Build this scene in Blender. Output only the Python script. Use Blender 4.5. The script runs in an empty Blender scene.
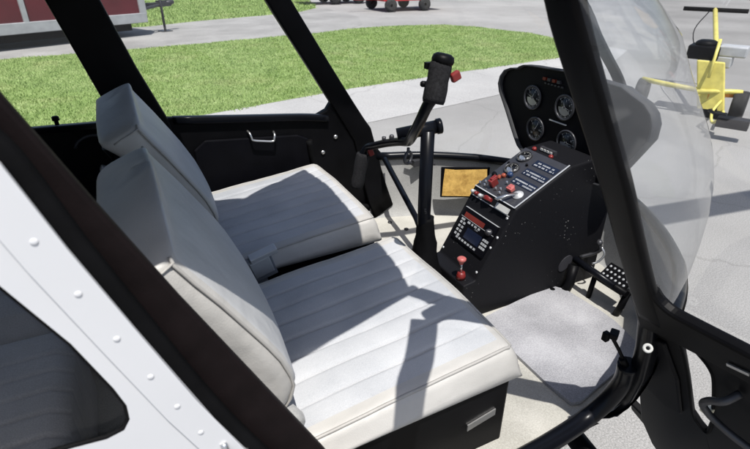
import bpy, bmesh, math, random
from mathutils import Vector, Matrix, noise
random.seed(7)
S = bpy.context.scene
COL = S.collection
R = math.radians
V = Vector

# ------------------------------------------------------------------ materials
def new_mat(name):
    m = bpy.data.materials.new(name); m.use_nodes = True
    return m, m.node_tree.nodes, m.node_tree.links

def pmat(name, col, rough=.5, metal=0., var=.15, vscale=20., bump=0., bscale=200., spec=.5, coat=0., detail=4.):
    m, N, L = new_mat(name)
    b = N['Principled BSDF']
    b.inputs['Roughness'].default_value = rough; b.inputs['Metallic'].default_value = metal
    b.inputs['Specular IOR Level'].default_value = spec
    b.inputs['Coat Weight'].default_value = coat
    tc = N.new('ShaderNodeTexCoord')
    n = N.new('ShaderNodeTexNoise'); n.inputs['Scale'].default_value = vscale; n.inputs['Detail'].default_value = detail
    L.new(tc.outputs['Object'], n.inputs['Vector'])
    r = N.new('ShaderNodeValToRGB')
    r.color_ramp.elements[0].position = .3; r.color_ramp.elements[1].position = .7
    r.color_ramp.elements[0].color = tuple(c*(1-var) for c in col)+(1,)
    r.color_ramp.elements[1].color = tuple(min(1, c*(1+var)) for c in col)+(1,)
    L.new(n.outputs['Fac'], r.inputs['Fac']); L.new(r.outputs['Color'], b.inputs['Base Color'])
    if bump > 0:
        n2 = N.new('ShaderNodeTexNoise'); n2.inputs['Scale'].default_value = bscale; n2.inputs['Detail'].default_value = 3
        L.new(tc.outputs['Object'], n2.inputs['Vector'])
        bp = N.new('ShaderNodeBump'); bp.inputs['Strength'].default_value = bump; bp.inputs['Distance'].default_value = .002
        L.new(n2.outputs['Fac'], bp.inputs['Height']); L.new(bp.outputs['Normal'], b.inputs['Normal'])
    return m

def speck_mat(name, col, speck, amount, scale, rough=.45, bump=.15):
    """dark paint flecked with small pale chips and dust"""
    m, N, L = new_mat(name); b = N['Principled BSDF']; b.inputs['Roughness'].default_value = rough; b.inputs['Specular IOR Level'].default_value = .13
    tc = N.new('ShaderNodeTexCoord')
    v = N.new('ShaderNodeTexVoronoi'); v.inputs['Scale'].default_value = scale
    L.new(tc.outputs['Object'], v.inputs['Vector'])
    n = N.new('ShaderNodeTexNoise'); n.inputs['Scale'].default_value = 9; n.inputs['Detail'].default_value = 2
    L.new(tc.outputs['Object'], n.inputs['Vector'])
    mu = N.new('ShaderNodeMath'); mu.operation = 'MULTIPLY'; mu.inputs[1].default_value = amount
    pw = N.new('ShaderNodeMath'); pw.operation = 'POWER'; pw.inputs[1].default_value = 3.5
    L.new(n.outputs['Fac'], pw.inputs[0]); L.new(pw.outputs[0], mu.inputs[0])
    lt = N.new('ShaderNodeMath'); lt.operation = 'LESS_THAN'
    L.new(v.outputs['Distance'], lt.inputs[0]); L.new(mu.outputs[0], lt.inputs[1])
    mx = N.new('ShaderNodeMix'); mx.data_type = 'RGBA'
    mx.inputs[6].default_value = col+(1,); mx.inputs[7].default_value = speck+(1,)
    L.new(lt.outputs[0], mx.inputs[0]); L.new(mx.outputs[2], b.inputs['Base Color'])
    n2 = N.new('ShaderNodeTexNoise'); n2.inputs['Scale'].default_value = 260
    L.new(tc.outputs['Object'], n2.inputs['Vector'])
    bp = N.new('ShaderNodeBump'); bp.inputs['Strength'].default_value = bump; bp.inputs['Distance'].default_value = .001
    L.new(n2.outputs['Fac'], bp.inputs['Height']); L.new(bp.outputs['Normal'], b.inputs['Normal'])
    return m

def fabric_mat(name, a, b_, scale=700.):
    m, N, L = new_mat(name); b = N['Principled BSDF']; b.inputs['Roughness'].default_value = .85
    b.inputs['Specular IOR Level'].default_value = .2
    b.inputs['Sheen Weight'].default_value = .15
    tc = N.new('ShaderNodeTexCoord')
    n = N.new('ShaderNodeTexNoise'); n.inputs['Scale'].default_value = scale; n.inputs['Detail'].default_value = 2
    L.new(tc.outputs['Object'], n.inputs['Vector'])
    n1 = N.new('ShaderNodeTexNoise'); n1.inputs['Scale'].default_value = 7; n1.inputs['Detail'].default_value = 5
    L.new(tc.outputs['Object'], n1.inputs['Vector'])
    ad = N.new('ShaderNodeMath'); ad.operation = 'MULTIPLY_ADD'; ad.inputs[1].default_value = .45; 
    L.new(n.outputs['Fac'], ad.inputs[0])
    m2 = N.new('ShaderNodeMath'); m2.operation = 'MULTIPLY'; m2.inputs[1].default_value = .55
    L.new(n1.outputs['Fac'], m2.inputs[0]); L.new(m2.outputs[0], ad.inputs[2])
    r = N.new('ShaderNodeValToRGB'); r.color_ramp.elements[0].position = .36; r.color_ramp.elements[1].position = .66
    r.color_ramp.elements[0].color = a+(1,); r.color_ramp.elements[1].color = b_+(1,)
    L.new(ad.outputs[0], r.inputs['Fac']); L.new(r.outputs['Color'], b.inputs['Base Color'])
    bp = N.new('ShaderNodeBump'); bp.inputs['Strength'].default_value = .35; bp.inputs['Distance'].default_value = .001
    L.new(n.outputs['Fac'], bp.inputs['Height']); L.new(bp.outputs['Normal'], b.inputs['Normal'])
    return m

def leather_mat(name, a, b_):
    m, N, L = new_mat(name); b = N['Principled BSDF']; b.inputs['Roughness'].default_value = .5
    tc = N.new('ShaderNodeTexCoord')
    n1 = N.new('ShaderNodeTexNoise'); n1.inputs['Scale'].default_value = 6; n1.inputs['Detail'].default_value = 6
    L.new(tc.outputs['Object'], n1.inputs['Vector'])
    r = N.new('ShaderNodeValToRGB'); r.color_ramp.elements[0].position = .35; r.color_ramp.elements[1].position = .65
    r.color_ramp.elements[0].color = a+(1,); r.color_ramp.elements[1].color = b_+(1,)
    L.new(n1.outputs['Fac'], r.inputs['Fac']); L.new(r.outputs['Color'], b.inputs['Base Color'])
    v = N.new('ShaderNodeTexVoronoi'); v.inputs['Scale'].default_value = 420
    L.new(tc.outputs['Object'], v.inputs['Vector'])
    w = N.new('ShaderNodeTexNoise'); w.inputs['Scale'].default_value = 16; w.inputs['Detail'].default_value = 2
    L.new(tc.outputs['Object'], w.inputs['Vector'])
    bp = N.new('ShaderNodeBump'); bp.inputs['Strength'].default_value = .18; bp.inputs['Distance'].default_value = .001
    L.new(v.outputs['Distance'], bp.inputs['Height'])
    b2 = N.new('ShaderNodeBump'); b2.inputs['Strength'].default_value = .35; b2.inputs['Distance'].default_value = .012
    L.new(w.outputs['Fac'], b2.inputs['Height']); L.new(bp.outputs['Normal'], b2.inputs['Normal'])
    L.new(b2.outputs['Normal'], b.inputs['Normal'])
    return m

def glass_mat(name, tint, milk, gloss=1.0):
    m, N, L = new_mat(name)
    for n in list(N): N.remove(n)
    out = N.new('ShaderNodeOutputMaterial')
    t = N.new('ShaderNodeBsdfTransparent'); t.inputs[0].default_value = tint+(1,)
    g = N.new('ShaderNodeBsdfGlossy'); g.inputs['Roughness'].default_value = .03
    d = N.new('ShaderNodeBsdfDiffuse'); d.inputs[0].default_value = (.8, .82, .84, 1)
    tl = N.new('ShaderNodeBsdfTranslucent'); tl.inputs[0].default_value = (.8, .82, .84, 1)
    lw = N.new('ShaderNodeLayerWeight')
    pw = N.new('ShaderNodeMath'); pw.operation = 'POWER'; pw.inputs[1].default_value = 5
    L.new(lw.outputs['Facing'], pw.inputs[0])
    f = N.new('ShaderNodeMath'); f.operation = 'MULTIPLY_ADD'; f.inputs[1].default_value = .7; f.inputs[2].default_value = .035
    L.new(pw.outputs[0], f.inputs[0])
    tc = N.new('ShaderNodeTexCoord')
    nz = N.new('ShaderNodeTexNoise'); nz.inputs['Scale'].default_value = 6; nz.inputs['Detail'].default_value = 6
    L.new(tc.outputs['Object'], nz.inputs['Vector'])
    mm = N.new('ShaderNodeMath'); mm.operation = 'MULTIPLY'; mm.inputs[1].default_value = milk*2
    L.new(nz.outputs['Fac'], mm.inputs[0])
    md = N.new('ShaderNodeMixShader'); md.inputs[0].default_value = .5
    L.new(d.outputs[0], md.inputs[1]); L.new(tl.outputs[0], md.inputs[2])
    m1 = N.new('ShaderNodeMixShader'); L.new(mm.outputs[0], m1.inputs[0])
    L.new(t.outputs[0], m1.inputs[1]); L.new(md.outputs[0], m1.inputs[2])
    mf = N.new('ShaderNodeMath'); mf.operation = 'MULTIPLY'; mf.inputs[1].default_value = gloss
    L.new(f.outputs[0], mf.inputs[0])
    m2 = N.new('ShaderNodeMixShader'); L.new(mf.outputs[0], m2.inputs[0])
    L.new(m1.outputs[0], m2.inputs[1]); L.new(g.outputs[0], m2.inputs[2])
    L.new(m2.outputs[0], out.inputs[0])
    return m

def ground_mat(name, a, b_, big=.35, cracks=True, fine=150., stain=.26):
    m, N, L = new_mat(name); b = N['Principled BSDF']; b.inputs['Roughness'].default_value = .9
    b.inputs['Specular IOR Level'].default_value = .2
    tc = N.new('ShaderNodeTexCoord')
    n = N.new('ShaderNodeTexNoise'); n.inputs['Scale'].default_value = fine; n.inputs['Detail'].default_value = 4; n.inputs['Roughness'].default_value = .75
    L.new(tc.outputs['Object'], n.inputs['Vector'])
    r = N.new('ShaderNodeValToRGB'); r.color_ramp.elements[0].position = .33; r.color_ramp.elements[1].position = .68
    r.color_ramp.elements[0].color = a+(1,); r.color_ramp.elements[1].color = b_+(1,)
    L.new(n.outputs['Fac'], r.inputs['Fac'])
    n2 = N.new('ShaderNodeTexNoise'); n2.inputs['Scale'].default_value = big; n2.inputs['Detail'].default_value = 7; n2.inputs['Roughness'].default_value = .6
    L.new(tc.outputs['Object'], n2.inputs['Vector'])
    r2 = N.new('ShaderNodeValToRGB'); r2.color_ramp.elements[0].position = .35; r2.color_ramp.elements[1].position = .65
    k = 1-stain; r2.color_ramp.elements[0].color = (k, k, k, 1); r2.color_ramp.elements[1].color = (1.0, 1.0, 1.0, 1)
    L.new(n2.outputs['Fac'], r2.inputs['Fac'])
    mx = N.new('ShaderNodeMix'); mx.data_type = 'RGBA'; mx.blend_type = 'MULTIPLY'; mx.inputs[0].default_value = 1
    L.new(r.outputs['Color'], mx.inputs[6]); L.new(r2.outputs['Color'], mx.inputs[7])
    last = mx.outputs[2]
    if cracks:
        w = N.new('ShaderNodeTexNoise'); w.inputs['Scale'].default_value = 3.; w.inputs['Detail'].default_value = 6
        L.new(tc.outputs['Object'], w.inputs['Vector'])
        mv = N.new('ShaderNodeMix'); mv.data_type = 'VECTOR'; mv.inputs[0].default_value = .16
        L.new(tc.outputs['Object'], mv.inputs[4]); L.new(w.outputs['Color'], mv.inputs[5])
        v = N.new('ShaderNodeTexVoronoi'); v.feature = 'DISTANCE_TO_EDGE'; v.inputs['Scale'].default_value = .62
        L.new(mv.outputs[1], v.inputs['Vector'])
        lt = N.new('ShaderNodeMath'); lt.operation = 'LESS_THAN'; lt.inputs[1].default_value = .0035
        L.new(v.outputs['Distance'], lt.inputs[0])
        ml = N.new('ShaderNodeMath'); ml.operation = 'MULTIPLY'; ml.inputs[1].default_value = .2
        L.new(lt.outputs[0], ml.inputs[0])
        m3 = N.new('ShaderNodeMix'); m3.data_type = 'RGBA'; m3.inputs[7].default_value = (.08, .075, .07, 1)
        L.new(ml.outputs[0], m3.inputs[0]); L.new(last, m3.inputs[6]); last = m3.outputs[2]
    L.new(last, b.inputs['Base Color'])
    bp = N.new('ShaderNodeBump'); bp.inputs['Strength'].default_value = .5; bp.inputs['Distance'].default_value = .004
    L.new(n.outputs['Fac'], bp.inputs['Height']); L.new(bp.outputs['Normal'], b.inputs['Normal'])
    return m

def blade_mat(name, cols):
    m, N, L = new_mat(name); b = N['Principled BSDF']; b.inputs['Roughness'].default_value = .6
    b.inputs['Specular IOR Level'].default_value = .25
    tc = N.new('ShaderNodeTexCoord')
    n = N.new('ShaderNodeTexNoise'); n.inputs['Scale'].default_value = 2.2; n.inputs['Detail'].default_value = 8; n.inputs['Roughness'].default_value = .75
    L.new(tc.outputs['Object'], n.inputs['Vector'])
    r = N.new('ShaderNodeValToRGB')
    r.color_ramp.elements[0].position = .3; r.color_ramp.elements[0].color = cols[0]+(1,)
    r.color_ramp.elements[1].position = .72; r.color_ramp.elements[1].color = cols[2]+(1,)
    e = r.color_ramp.elements.new(.5); e.color = cols[1]+(1,)
    L.new(n.outputs['Fac'], r.inputs['Fac'])
    d = N.new('ShaderNodeTexNoise'); d.inputs['Scale'].default_value = .9; d.inputs['Detail'].default_value = 5; d.inputs['Roughness'].default_value = .7
    L.new(tc.outputs['Object'], d.inputs['Vector'])
    dr = N.new('ShaderNodeValToRGB'); dr.color_ramp.elements[0].position = .52; dr.color_ramp.elements[1].position = .74
    dr.color_ramp.elements[0].color = (0, 0, 0, 1); dr.color_ramp.elements[1].color = (.5, .5, .5, 1)
    L.new(d.outputs['Fac'], dr.inputs['Fac'])
    mx = N.new('ShaderNodeMix'); mx.data_type = 'RGBA'; mx.inputs[7].default_value = (.34, .34, .17, 1)
    L.new(dr.outputs['Color'], mx.inputs[0]); L.new(r.outputs['Color'], mx.inputs[6]); L.new(mx.outputs[2], b.inputs['Base Color'])
    return m

M = dict(
    black=pmat('black_trim', (.0035, .0035, .0042), .45, spec=.09, var=.3, vscale=12, bump=.03, bscale=160),
    gloss=pmat('gloss_black_paint', (.004, .0045, .0065), .28, var=.2, vscale=8, spec=.16),
    jamb=pmat('brown_black_jamb', (.008, .0055, .0058), .6, spec=.08, var=.25, vscale=25, bump=.15, bscale=300),
    rubber=pmat('rubber_seal', (.004, .004, .0045), .7, spec=.08, var=.3, bump=.1),
    foam=pmat('foam_grip', (.016, .016, .0175), .9, spec=.1, var=.35, vscale=180, bump=.6, bscale=500),
    console=speck_mat('console_crackle', (.007, .007, .0085), (.40, .40, .38), .36, 95, rough=.55),
    panelblk=pmat('panel_black', (.003, .003, .0045), .5, spec=.1, var=.2),
    hood=pmat('hood_dusty', (.022, .023, .026), .7, var=.3, vscale=9),
    white=pmat('white_paint', (.62, .626, .64), .3, var=.03, vscale=4, coat=.2),
    fabric=fabric_mat('seat_fabric', (.33, .342, .362), (.475, .482, .495)),
    litfabric=fabric_mat('brightened_seat_fabric', (.40, .405, .41), (.62, .625, .63), 420),  # seat fabric lightened to make up for missing light in the rear
    leather=leather_mat('seat_leather', (.375, .365, .345), (.455, .443, .42)),
    backfab=leather_mat('seat_back_leather', (.40, .405, .41), (.48, .485, .49)),
    piping=pmat('seat_piping', (.34, .33, .31), .5, var=.1),
    carpet=fabric_mat('beige_carpet', (.33, .32, .285), (.53, .515, .47), 300),
    lining=fabric_mat('grey_lining', (.24, .24, .235), (.36, .36, .35), 260),
    mat=fabric_mat('grey_mat', (.215, .215, .228), (.43, .428, .447), 300),
    alu=pmat('aluminium', (.62, .62, .62), .32, metal=.9, var=.1),
    dullalu=pmat('dull_aluminium', (.55, .56, .57), .5, metal=.35, var=.12, vscale=12),
    red=pmat('red_plastic', (.17, .016, .014), .4, var=.15),
    redwhite=pmat('pale_red_plastic', (.42, .11, .10), .4, var=.15),
    lcdred=pmat('red_display', (.14, .02, .012), .25, var=.2),
    lcd=pmat('dark_display', (.01, .014, .03), .12, var=.1),
    dial=pmat('dial_black', (.005, .005, .006), .3, var=.1),
    dialgrey=pmat('dial_grey', (.10, .13, .17), .3, var=.3),
    mark=pmat('mark_white', (.50, .50, .48), .5, var=.05),
    buckle=pmat('buckle_grey', (.20, .21, .23), .4, var=.15),
    dullmark=pmat('mark_grey', (.34, .35, .36), .5, var=.2, vscale=90),
    bezel=pmat('bezel_grey', (.035, .035, .04), .35, var=.1),
    blueknob=pmat('blue_knob', (.02, .04, .10), .3, var=.1),
    orange=pmat('orange_knob', (.28, .06, .03), .4, var=.1),
    cream=pmat('cream_plastic', (.72, .68, .52), .45, var=.08),
    gold=None,
    glass=glass_mat('clear_acrylic', (.97, .975, .98), .012),
    bubble=glass_mat('sunlit_acrylic', (.95, .96, .97), .062, 1.0),  # clear acrylic whitened: sunlit haze put into the near windscreen half
    darkglass=glass_mat('tinted_window', (.98, .98, .98), .012, .5),
    apron=ground_mat('apron_asphalt', (.18, .178, .173), (.44, .433, .42)),
    path=ground_mat('path_concrete', (.25, .248, .24), (.36, .355, .345), big=.8, cracks=False, fine=45, stain=.3),
    strip=ground_mat('edge_pavement', (.31, .307, .302), (.46, .455, .447), big=.6, fine=60, stain=.15),
    lawn=blade_mat('lawn_soil', ((.15, .215, .065), (.20, .275, .09), (.27, .33, .14))),
    grass=blade_mat('grass_blades', ((.15, .24, .065), (.235, .335, .105), (.36, .44, .19))),
    maroon=pmat('maroon_panel', (.085, .006, .012), .45, var=.15, vscale=3),
    trailergrey=pmat('trailer_grey', (.33, .34, .35), .45, metal=.1, var=.12, vscale=6),
    cartred=pmat('red_cart_paint', (.42, .02, .025), .4, var=.15),
    yellow=pmat('yellow_paint', (.74, .65, .17), .4, var=.14, vscale=14),
    tyre=pmat('tyre_rubber', (.018, .018, .018), .8, var=.3),
    rimwhite=pmat('rim_white', (.7, .7, .68), .4, var=.05),
    steel=pmat('dark_steel', (.06, .06, .065), .45, metal=.5, var=.2),
    hose=pmat('orange_mesh', (.75, .28, .04), .6, var=.25, vscale=60),
)
# yellowed card: foxed and stained paper
def gold():
    m, N, L = new_mat('yellowed_card'); b = N['Principled BSDF']; b.inputs['Roughness'].default_value = .55
    tc = N.new('ShaderNodeTexCoord')
    n = N.new('ShaderNodeTexNoise'); n.inputs['Scale'].default_value = 22; n.inputs['Detail'].default_value = 8; n.inputs['Roughness'].default_value = .7
    L.new(tc.outputs['Object'], n.inputs['Vector'])
    r = N.new('ShaderNodeValToRGB'); r.color_ramp.elements[0].position = .38; r.color_ramp.elements[1].position = .58
    r.color_ramp.elements[0].color = (.44, .25, .06, 1); r.color_ramp.elements[1].color = (.78, .50, .14, 1)
    L.new(n.outputs['Fac'], r.inputs['Fac']); L.new(r.outputs['Color'], b.inputs['Base Color'])
    return m
M['gold'] = gold()

# ------------------------------------------------------------------ mesh builder
class MB:
    def __init__(s): s.v = []; s.f = []; s.mi = []; s.sm = []; s.k = 0; s.smooth = False
    def add(s, vs, fs, smooth=None):
        o = len(s.v); s.v += [tuple(v) for v in vs]
        for f in fs:
            s.f.append([o+i for i in f]); s.mi.append(s.k); s.sm.append(s.smooth if smooth is None else smooth)
        return s
    def m(s, k): s.k = k; return s
    def box(s, c, h, rot=None):
        c = V(c); vs = []
        for x in (-1, 1):
            for y in (-1, 1):
                for z in (-1, 1):
                    p = V((x*h[0], y*h[1], z*h[2]))
                    if rot is not None: p = rot @ p
                    vs.append(c+p)
        return s.add(vs, [(0,1,3,2),(4,6,7,5),(0,4,5,1),(2,3,7,6),(0,2,6,4),(1,5,7,3)], False)
    def loft(s, rings, closed=True, caps=True, smooth=True, loop=False):
        n = len(rings[0]); vs = [p for r in rings for p in r]; fs = []
        rr = len(rings)
        for i in range(rr if loop else rr-1):
            for j in range(n if closed else n-1):
                a = i*n+j; b = i*n+(j+1) % n; i2 = (i+1) % rr
                fs.append((a, b, i2*n+(j+1) % n, i2*n+j))
        s.add(vs, fs, smooth)
        if caps and not loop:
            s.add(list(rings[0]), [tuple(reversed(range(n)))], False)
            s.add(list(rings[-1]), [tuple(range(n))], False)
        return s
    def tube(s, pts, rad, n=10, caps=True, loop=False):
        pts = [V(p) for p in pts]; rings = []
        rads = rad if isinstance(rad, (list, tuple)) else [rad]*len(pts)
        up = None
        for i, p in enumerate(pts):
            if loop: t = pts[(i+1) % len(pts)]-pts[i-1]
            else: t = pts[min(i+1, len(pts)-1)]-pts[max(i-1, 0)]
            t.normalize()
            if up is None:
                up = V((0, 0, 1)) if abs(t.z) < .9 else V((1, 0, 0))
            a = up-t*up.dot(t); a.normalize(); b = t.cross(a); up = a
            rings.append([p+(a*math.cos(2*math.pi*k/n)+b*math.sin(2*math.pi*k/n))*rads[i] for k in range(n)])
        return s.loft(rings, True, caps, True, loop)
    def cyl(s, p0, p1, r0, r1=None, n=16): return s.tube([p0, p1], [r0, r0 if r1 is None else r1], n)
    def lathe(s, c, ax, prof, n=20):
        """prof: (radius, height along ax)"""
        c = V(c); ax = V(ax).normalized(); a = ax.orthogonal().normalized(); b = ax.cross(a)
        rings = [[c+ax*h+(a*math.cos(2*math.pi*k/n)+b*math.sin(2*math.pi*k/n))*max(r, 1e-4) for k in range(n)] for r, h in prof]
        return s.loft(rings)
    def prism(s, poly, O, A, B, d0, d1):
        """polygon in the plane O + a*A + b*B, extruded from d0 to d1 along A x B"""
        O = V(O); A = V(A); B = V(B); n = A.cross(B).normalized()
        P0 = [O+A*a+B*b+n*d0 for a, b in poly]; P1 = [O+A*a+B*b+n*d1 for a, b in poly]
        k = len(poly)
        s.add(P0+P1, [tuple(reversed(range(k))), tuple(range(k, 2*k))]+[(i, (i+1) % k, k+(i+1) % k, k+i) for i in range(k)], False)
        return s
    def sweep(s, pts, A, B, hw, hd, r=.006, seg=3):
        """rounded rectangle (half sizes hw along A, hd along B) carried along pts; axes may be lists"""
        rings = []
        for i, p in enumerate(pts):
            a = V(A[i] if isinstance(A, list) else A).normalized(); b = V(B[i] if isinstance(B, list) else B).normalized()
            w = hw[i] if isinstance(hw, list) else hw; d = hd[i] if isinstance(hd, list) else hd
            rings.append([V(p)+a*x+b*y for x, y in rrect(w, d, r, seg)])
        return s.loft(rings)
    def build(s, name, mats, parent=None, bevel=0, loc=None):
        me = bpy.data.meshes.new(name)
        me.from_pydata(s.v, [], s.f)
        if not isinstance(mats, (list, tuple)): mats = [mats]
        for m in mats: me.materials.append(M[m] if isinstance(m, str) else m)
        me.polygons.foreach_set('material_index', s.mi); me.polygons.foreach_set('use_smooth', s.sm)
        bm = bmesh.new(); bm.from_mesh(me); bmesh.ops.remove_doubles(bm, verts=bm.verts, dist=1e-6)
        bmesh.ops.recalc_face_normals(bm, faces=bm.faces); bm.to_mesh(me); bm.free(); me.update()
        o = bpy.data.objects.new(name, me); COL.objects.link(o)
        if parent is not None: o.parent = parent; o.matrix_parent_inverse = parent_inv(parent)
        if bevel:
            b = o.modifiers.new('bevel', 'BEVEL'); b.width = bevel; b.segments = 2; b.limit_method = 'ANGLE'; b.angle_limit = R(40)
        return o

def world_loc(o):
    l = V(o.location); p = o.parent
    while p is not None: l += V(p.location); p = p.parent
    return l
def parent_inv(p): return Matrix.Translation(-world_loc(p))

def rrect(w, d, r, seg=3):
    r = min(r, w*.98, d*.98); out = []
    for cx, cy, a0 in ((w-r, d-r, 0), (-w+r, d-r, 90), (-w+r, -d+r, 180), (w-r, -d+r, 270)):
        for k in range(seg+1):
            a = R(a0+90*k/seg); out.append((cx+r*math.cos(a), cy+r*math.sin(a)))
    return out

def smoothpath(pts, n=6):
    """Catmull-Rom"""
    P = [V(p) for p in pts]; P = [P[0]*2-P[1]]+P+[P[-1]*2-P[-2]]; out = []
    for i in range(1, len(P)-2):
        for k in range(n):
            t = k/n; a, b, c, d = P[i-1:i+3]
            out.append(.5*((2*b)+(c-a)*t+(2*a-5*b+4*c-d)*t*t+(3*b-a-3*c+d)*t**3))
    out.append(P[-2]); return out

def interp(tab, x):
    if x <= tab[0][0]: return tab[0][1:]
    for i in range(len(tab)-1):
        if x <= tab[i+1][0]:
            t = (x-tab[i][0])/(tab[i+1][0]-tab[i][0])
            return tuple(a+(b-a)*t for a, b in zip(tab[i][1:], tab[i+1][1:]))
    return tab[-1][1:]

def empty(name, loc, label=None, cat=None, group=None, kind=None, parent=None):
    o = bpy.data.objects.new(name, None); COL.objects.link(o); o.location = loc; o.empty_display_size = .2
    if parent is not None: o.parent = parent; o.matrix_parent_inverse = parent_inv(parent)
    tag(o, label, cat, group, kind); return o
def tag(o, label=None, cat=None, group=None, kind=None):
    for k, v in (('label', label), ('category', cat), ('group', group), ('kind', kind)):
        if v: o[k] = v
    return o
def children_of(o): return [c for c in COL.objects if c.parent is o]

# ------------------------------------------------------------------ camera
Cpos = V((-.545, -1.085, 1.53))
rx = V((.898, -.441, 0)).normalized(); fh = V((-rx.y, rx.x, 0)); pit = R(27.6)
fw = fh*math.cos(pit)-V((0, 0, 1))*math.sin(pit); uz = rx.cross(fw)
cd = bpy.data.cameras.new('camera'); cam = bpy.data.objects.new('camera', cd); COL.objects.link(cam)
mw = Matrix(((rx.x, uz.x, -fw.x, Cpos.x), (rx.y, uz.y, -fw.y, Cpos.y), (rx.z, uz.z, -fw.z, Cpos.z), (0, 0, 0, 1)))
cam.matrix_world = mw
cd.sensor_width = 36; cd.lens = 505/750*36; cd.clip_start = .02; cd.clip_end = 500
cd.dof.use_dof = True; cd.dof.focus_distance = 1.35; cd.dof.aperture_fstop = 9
S.camera = cam

# ------------------------------------------------------------------ light
SUN = V((-.08, -.40, 1.0)).normalized()
sd = bpy.data.lights.new('sun', 'SUN'); so = bpy.data.objects.new('sun', sd); COL.objects.link(so)
sd.energy = 4.3; sd.angle = R(.5); sd.color = (1, .965, .91)
so.rotation_mode = 'QUATERNION'; so.rotation_quaternion = SUN.to_track_quat('Z', 'Y')
w = bpy.data.worlds.new('World'); S.world = w; w.use_nodes = True
N = w.node_tree.nodes; L = w.node_tree.links
sky = N.new('ShaderNodeTexSky'); sky.sky_type = 'NISHITA'; sky.sun_disc = False
sky.sun_elevation = math.asin(SUN.z); sky.sun_rotation = math.atan2(SUN.x, SUN.y) % (2*math.pi)
sky.air_density = 1.0; sky.dust_density = 2.0; sky.ozone_density = 1.0
L.new(sky.outputs[0], N['Background'].inputs[0]); N['Background'].inputs[1].default_value = .10
S.view_settings.view_transform = 'Standard'; S.view_settings.look = 'None'
S.view_settings.exposure = .5; S.view_settings.gamma = 1; S.view_settings.use_curve_mapping = False

# ------------------------------------------------------------------ ground
def sheet(name, poly, z, m, t=None):
    b = MB(); b.add([(x, y, z) for x, y in poly], [tuple(range(len(poly)))]); o = b.build(name, m)
    o['kind'] = 'structure'; return o
sheet('ground', [(-250, -250), (250, -250), (250, 250), (-250, 250)], 0, 'apron')
near_lawn = [(-14, 4.75), (-1.7, 4.71), (.15, 4.73), (2.16, 5.22), (4.4, 5.55), (6.5, 5.82), (7.6, 6.7), (8.26, 7.84), (8.35, 8.7), (8.13, 9.53), (7.9, 10.4), (7.5, 11.02), (6.3, 11.4), (4.87, 11.36), (3.9, 10.95), (1.05, 10.37), (0, 10.2), (-2.4, 9.95), (-14, 9.3)]
far_lawn = [(-14, 14.0), (-2.9, 14.1), (.26, 14.1), (1.8, 15.0), (4.2, 15.9), (5.27, 16.45), (6.3, 17.7), (6.9, 19.5), (7.6, 22.5), (8.5, 28), (8, 40), (-30, 40), (-30, 14)]
path = [(-14, 9.3), (-2.4, 9.95), (0, 10.2), (1.05, 10.37), (3.9, 10.95), (4.87, 11.36), (5.6, 12.2), (6.3, 14), (6.6, 17.7), (6.3, 17.7), (5.27, 16.45), (4.2, 15.9), (1.8, 15.0), (.26, 14.1), (-2.9, 14.1), (-14, 14.0)]
sheet('path', path, .004, 'path')
sheet('pavement', [(-14, 4.75), (-14, 3.3), (.0, 3.35), (3, 3.9), (6.2, 4.6), (8.3, 5.9), (8.26, 7.84), (7.6, 6.7), (6.5, 5.82), (4.4, 5.55), (2.16, 5.22), (.15, 4.73), (-1.7, 4.71)], .004, 'strip')
sheet('lawn', near_lawn, .006, 'lawn'); sheet('lawn', far_lawn, .006, 'lawn')

def inside(p, poly):
    x, y = p; c = False
    for i in range(len(poly)):
        x1, y1 = poly[i]; x2, y2 = poly[i-1]
        if (y1 > y) != (y2 > y) and x < (x2-x1)*(y-y1)/(y2-y1)+x1: c = not c
    return c
def grass(poly, n, h, wd, bounds, label):
    rnd = random.Random(3); vs = []; fs = []; k = 0
    x0, x1, y0, y1 = bounds
    while k < n:
        x = rnd.uniform(x0, x1); y = y0+(y1-y0)*rnd.random()**1.35
        ex, ey = x+rnd.gauss(0, .03)+.09*noise.noise(V((x*2.1, y*2.1, 1))), y+rnd.gauss(0, .03)+.09*noise.noise(V((x*2.3, y*2.3, 7)))
        if not inside((ex, ey), poly): continue
        a = rnd.uniform(0, 6.283); l = h*rnd.uniform(.5, 1.25); wv = wd*rnd.uniform(.6, 1.3)*(1+.06*(y-y0))
        dx, dy = math.cos(a), math.sin(a); t = rnd.uniform(.2, 1.1)*l
        b = rnd.uniform(0, 6.283); o = len(vs)
        vs += [(x-dx*wv, y-dy*wv, .004), (x+dx*wv, y+dy*wv, .004), (x+math.cos(b)*t, y+math.sin(b)*t, l)]
        fs.append((o, o+1, o+2)); k += 1
    me = bpy.data.meshes.new('grass'); me.from_pydata(vs, [], fs); me.materials.append(M['grass'])
    o = bpy.data.objects.new('grass', me); COL.objects.link(o)
    tag(o, label, 'grass', kind='stuff')
grass(near_lawn, 190000, .032, .005, (-4.2, 8.4, 4.6, 11.5), 'short bright green lawn between the apron and the concrete path')
grass(far_lawn, 40000, .06, .012, (-3.5, 8.5, 13.9, 24), 'strip of lawn on the far side of the concrete path')

# ------------------------------------------------------------------ helicopter
H = empty('helicopter', (0, 0, 0), 'parked white helicopter with black cabin frame and grey seats, its near front door open', 'helicopter')

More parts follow.
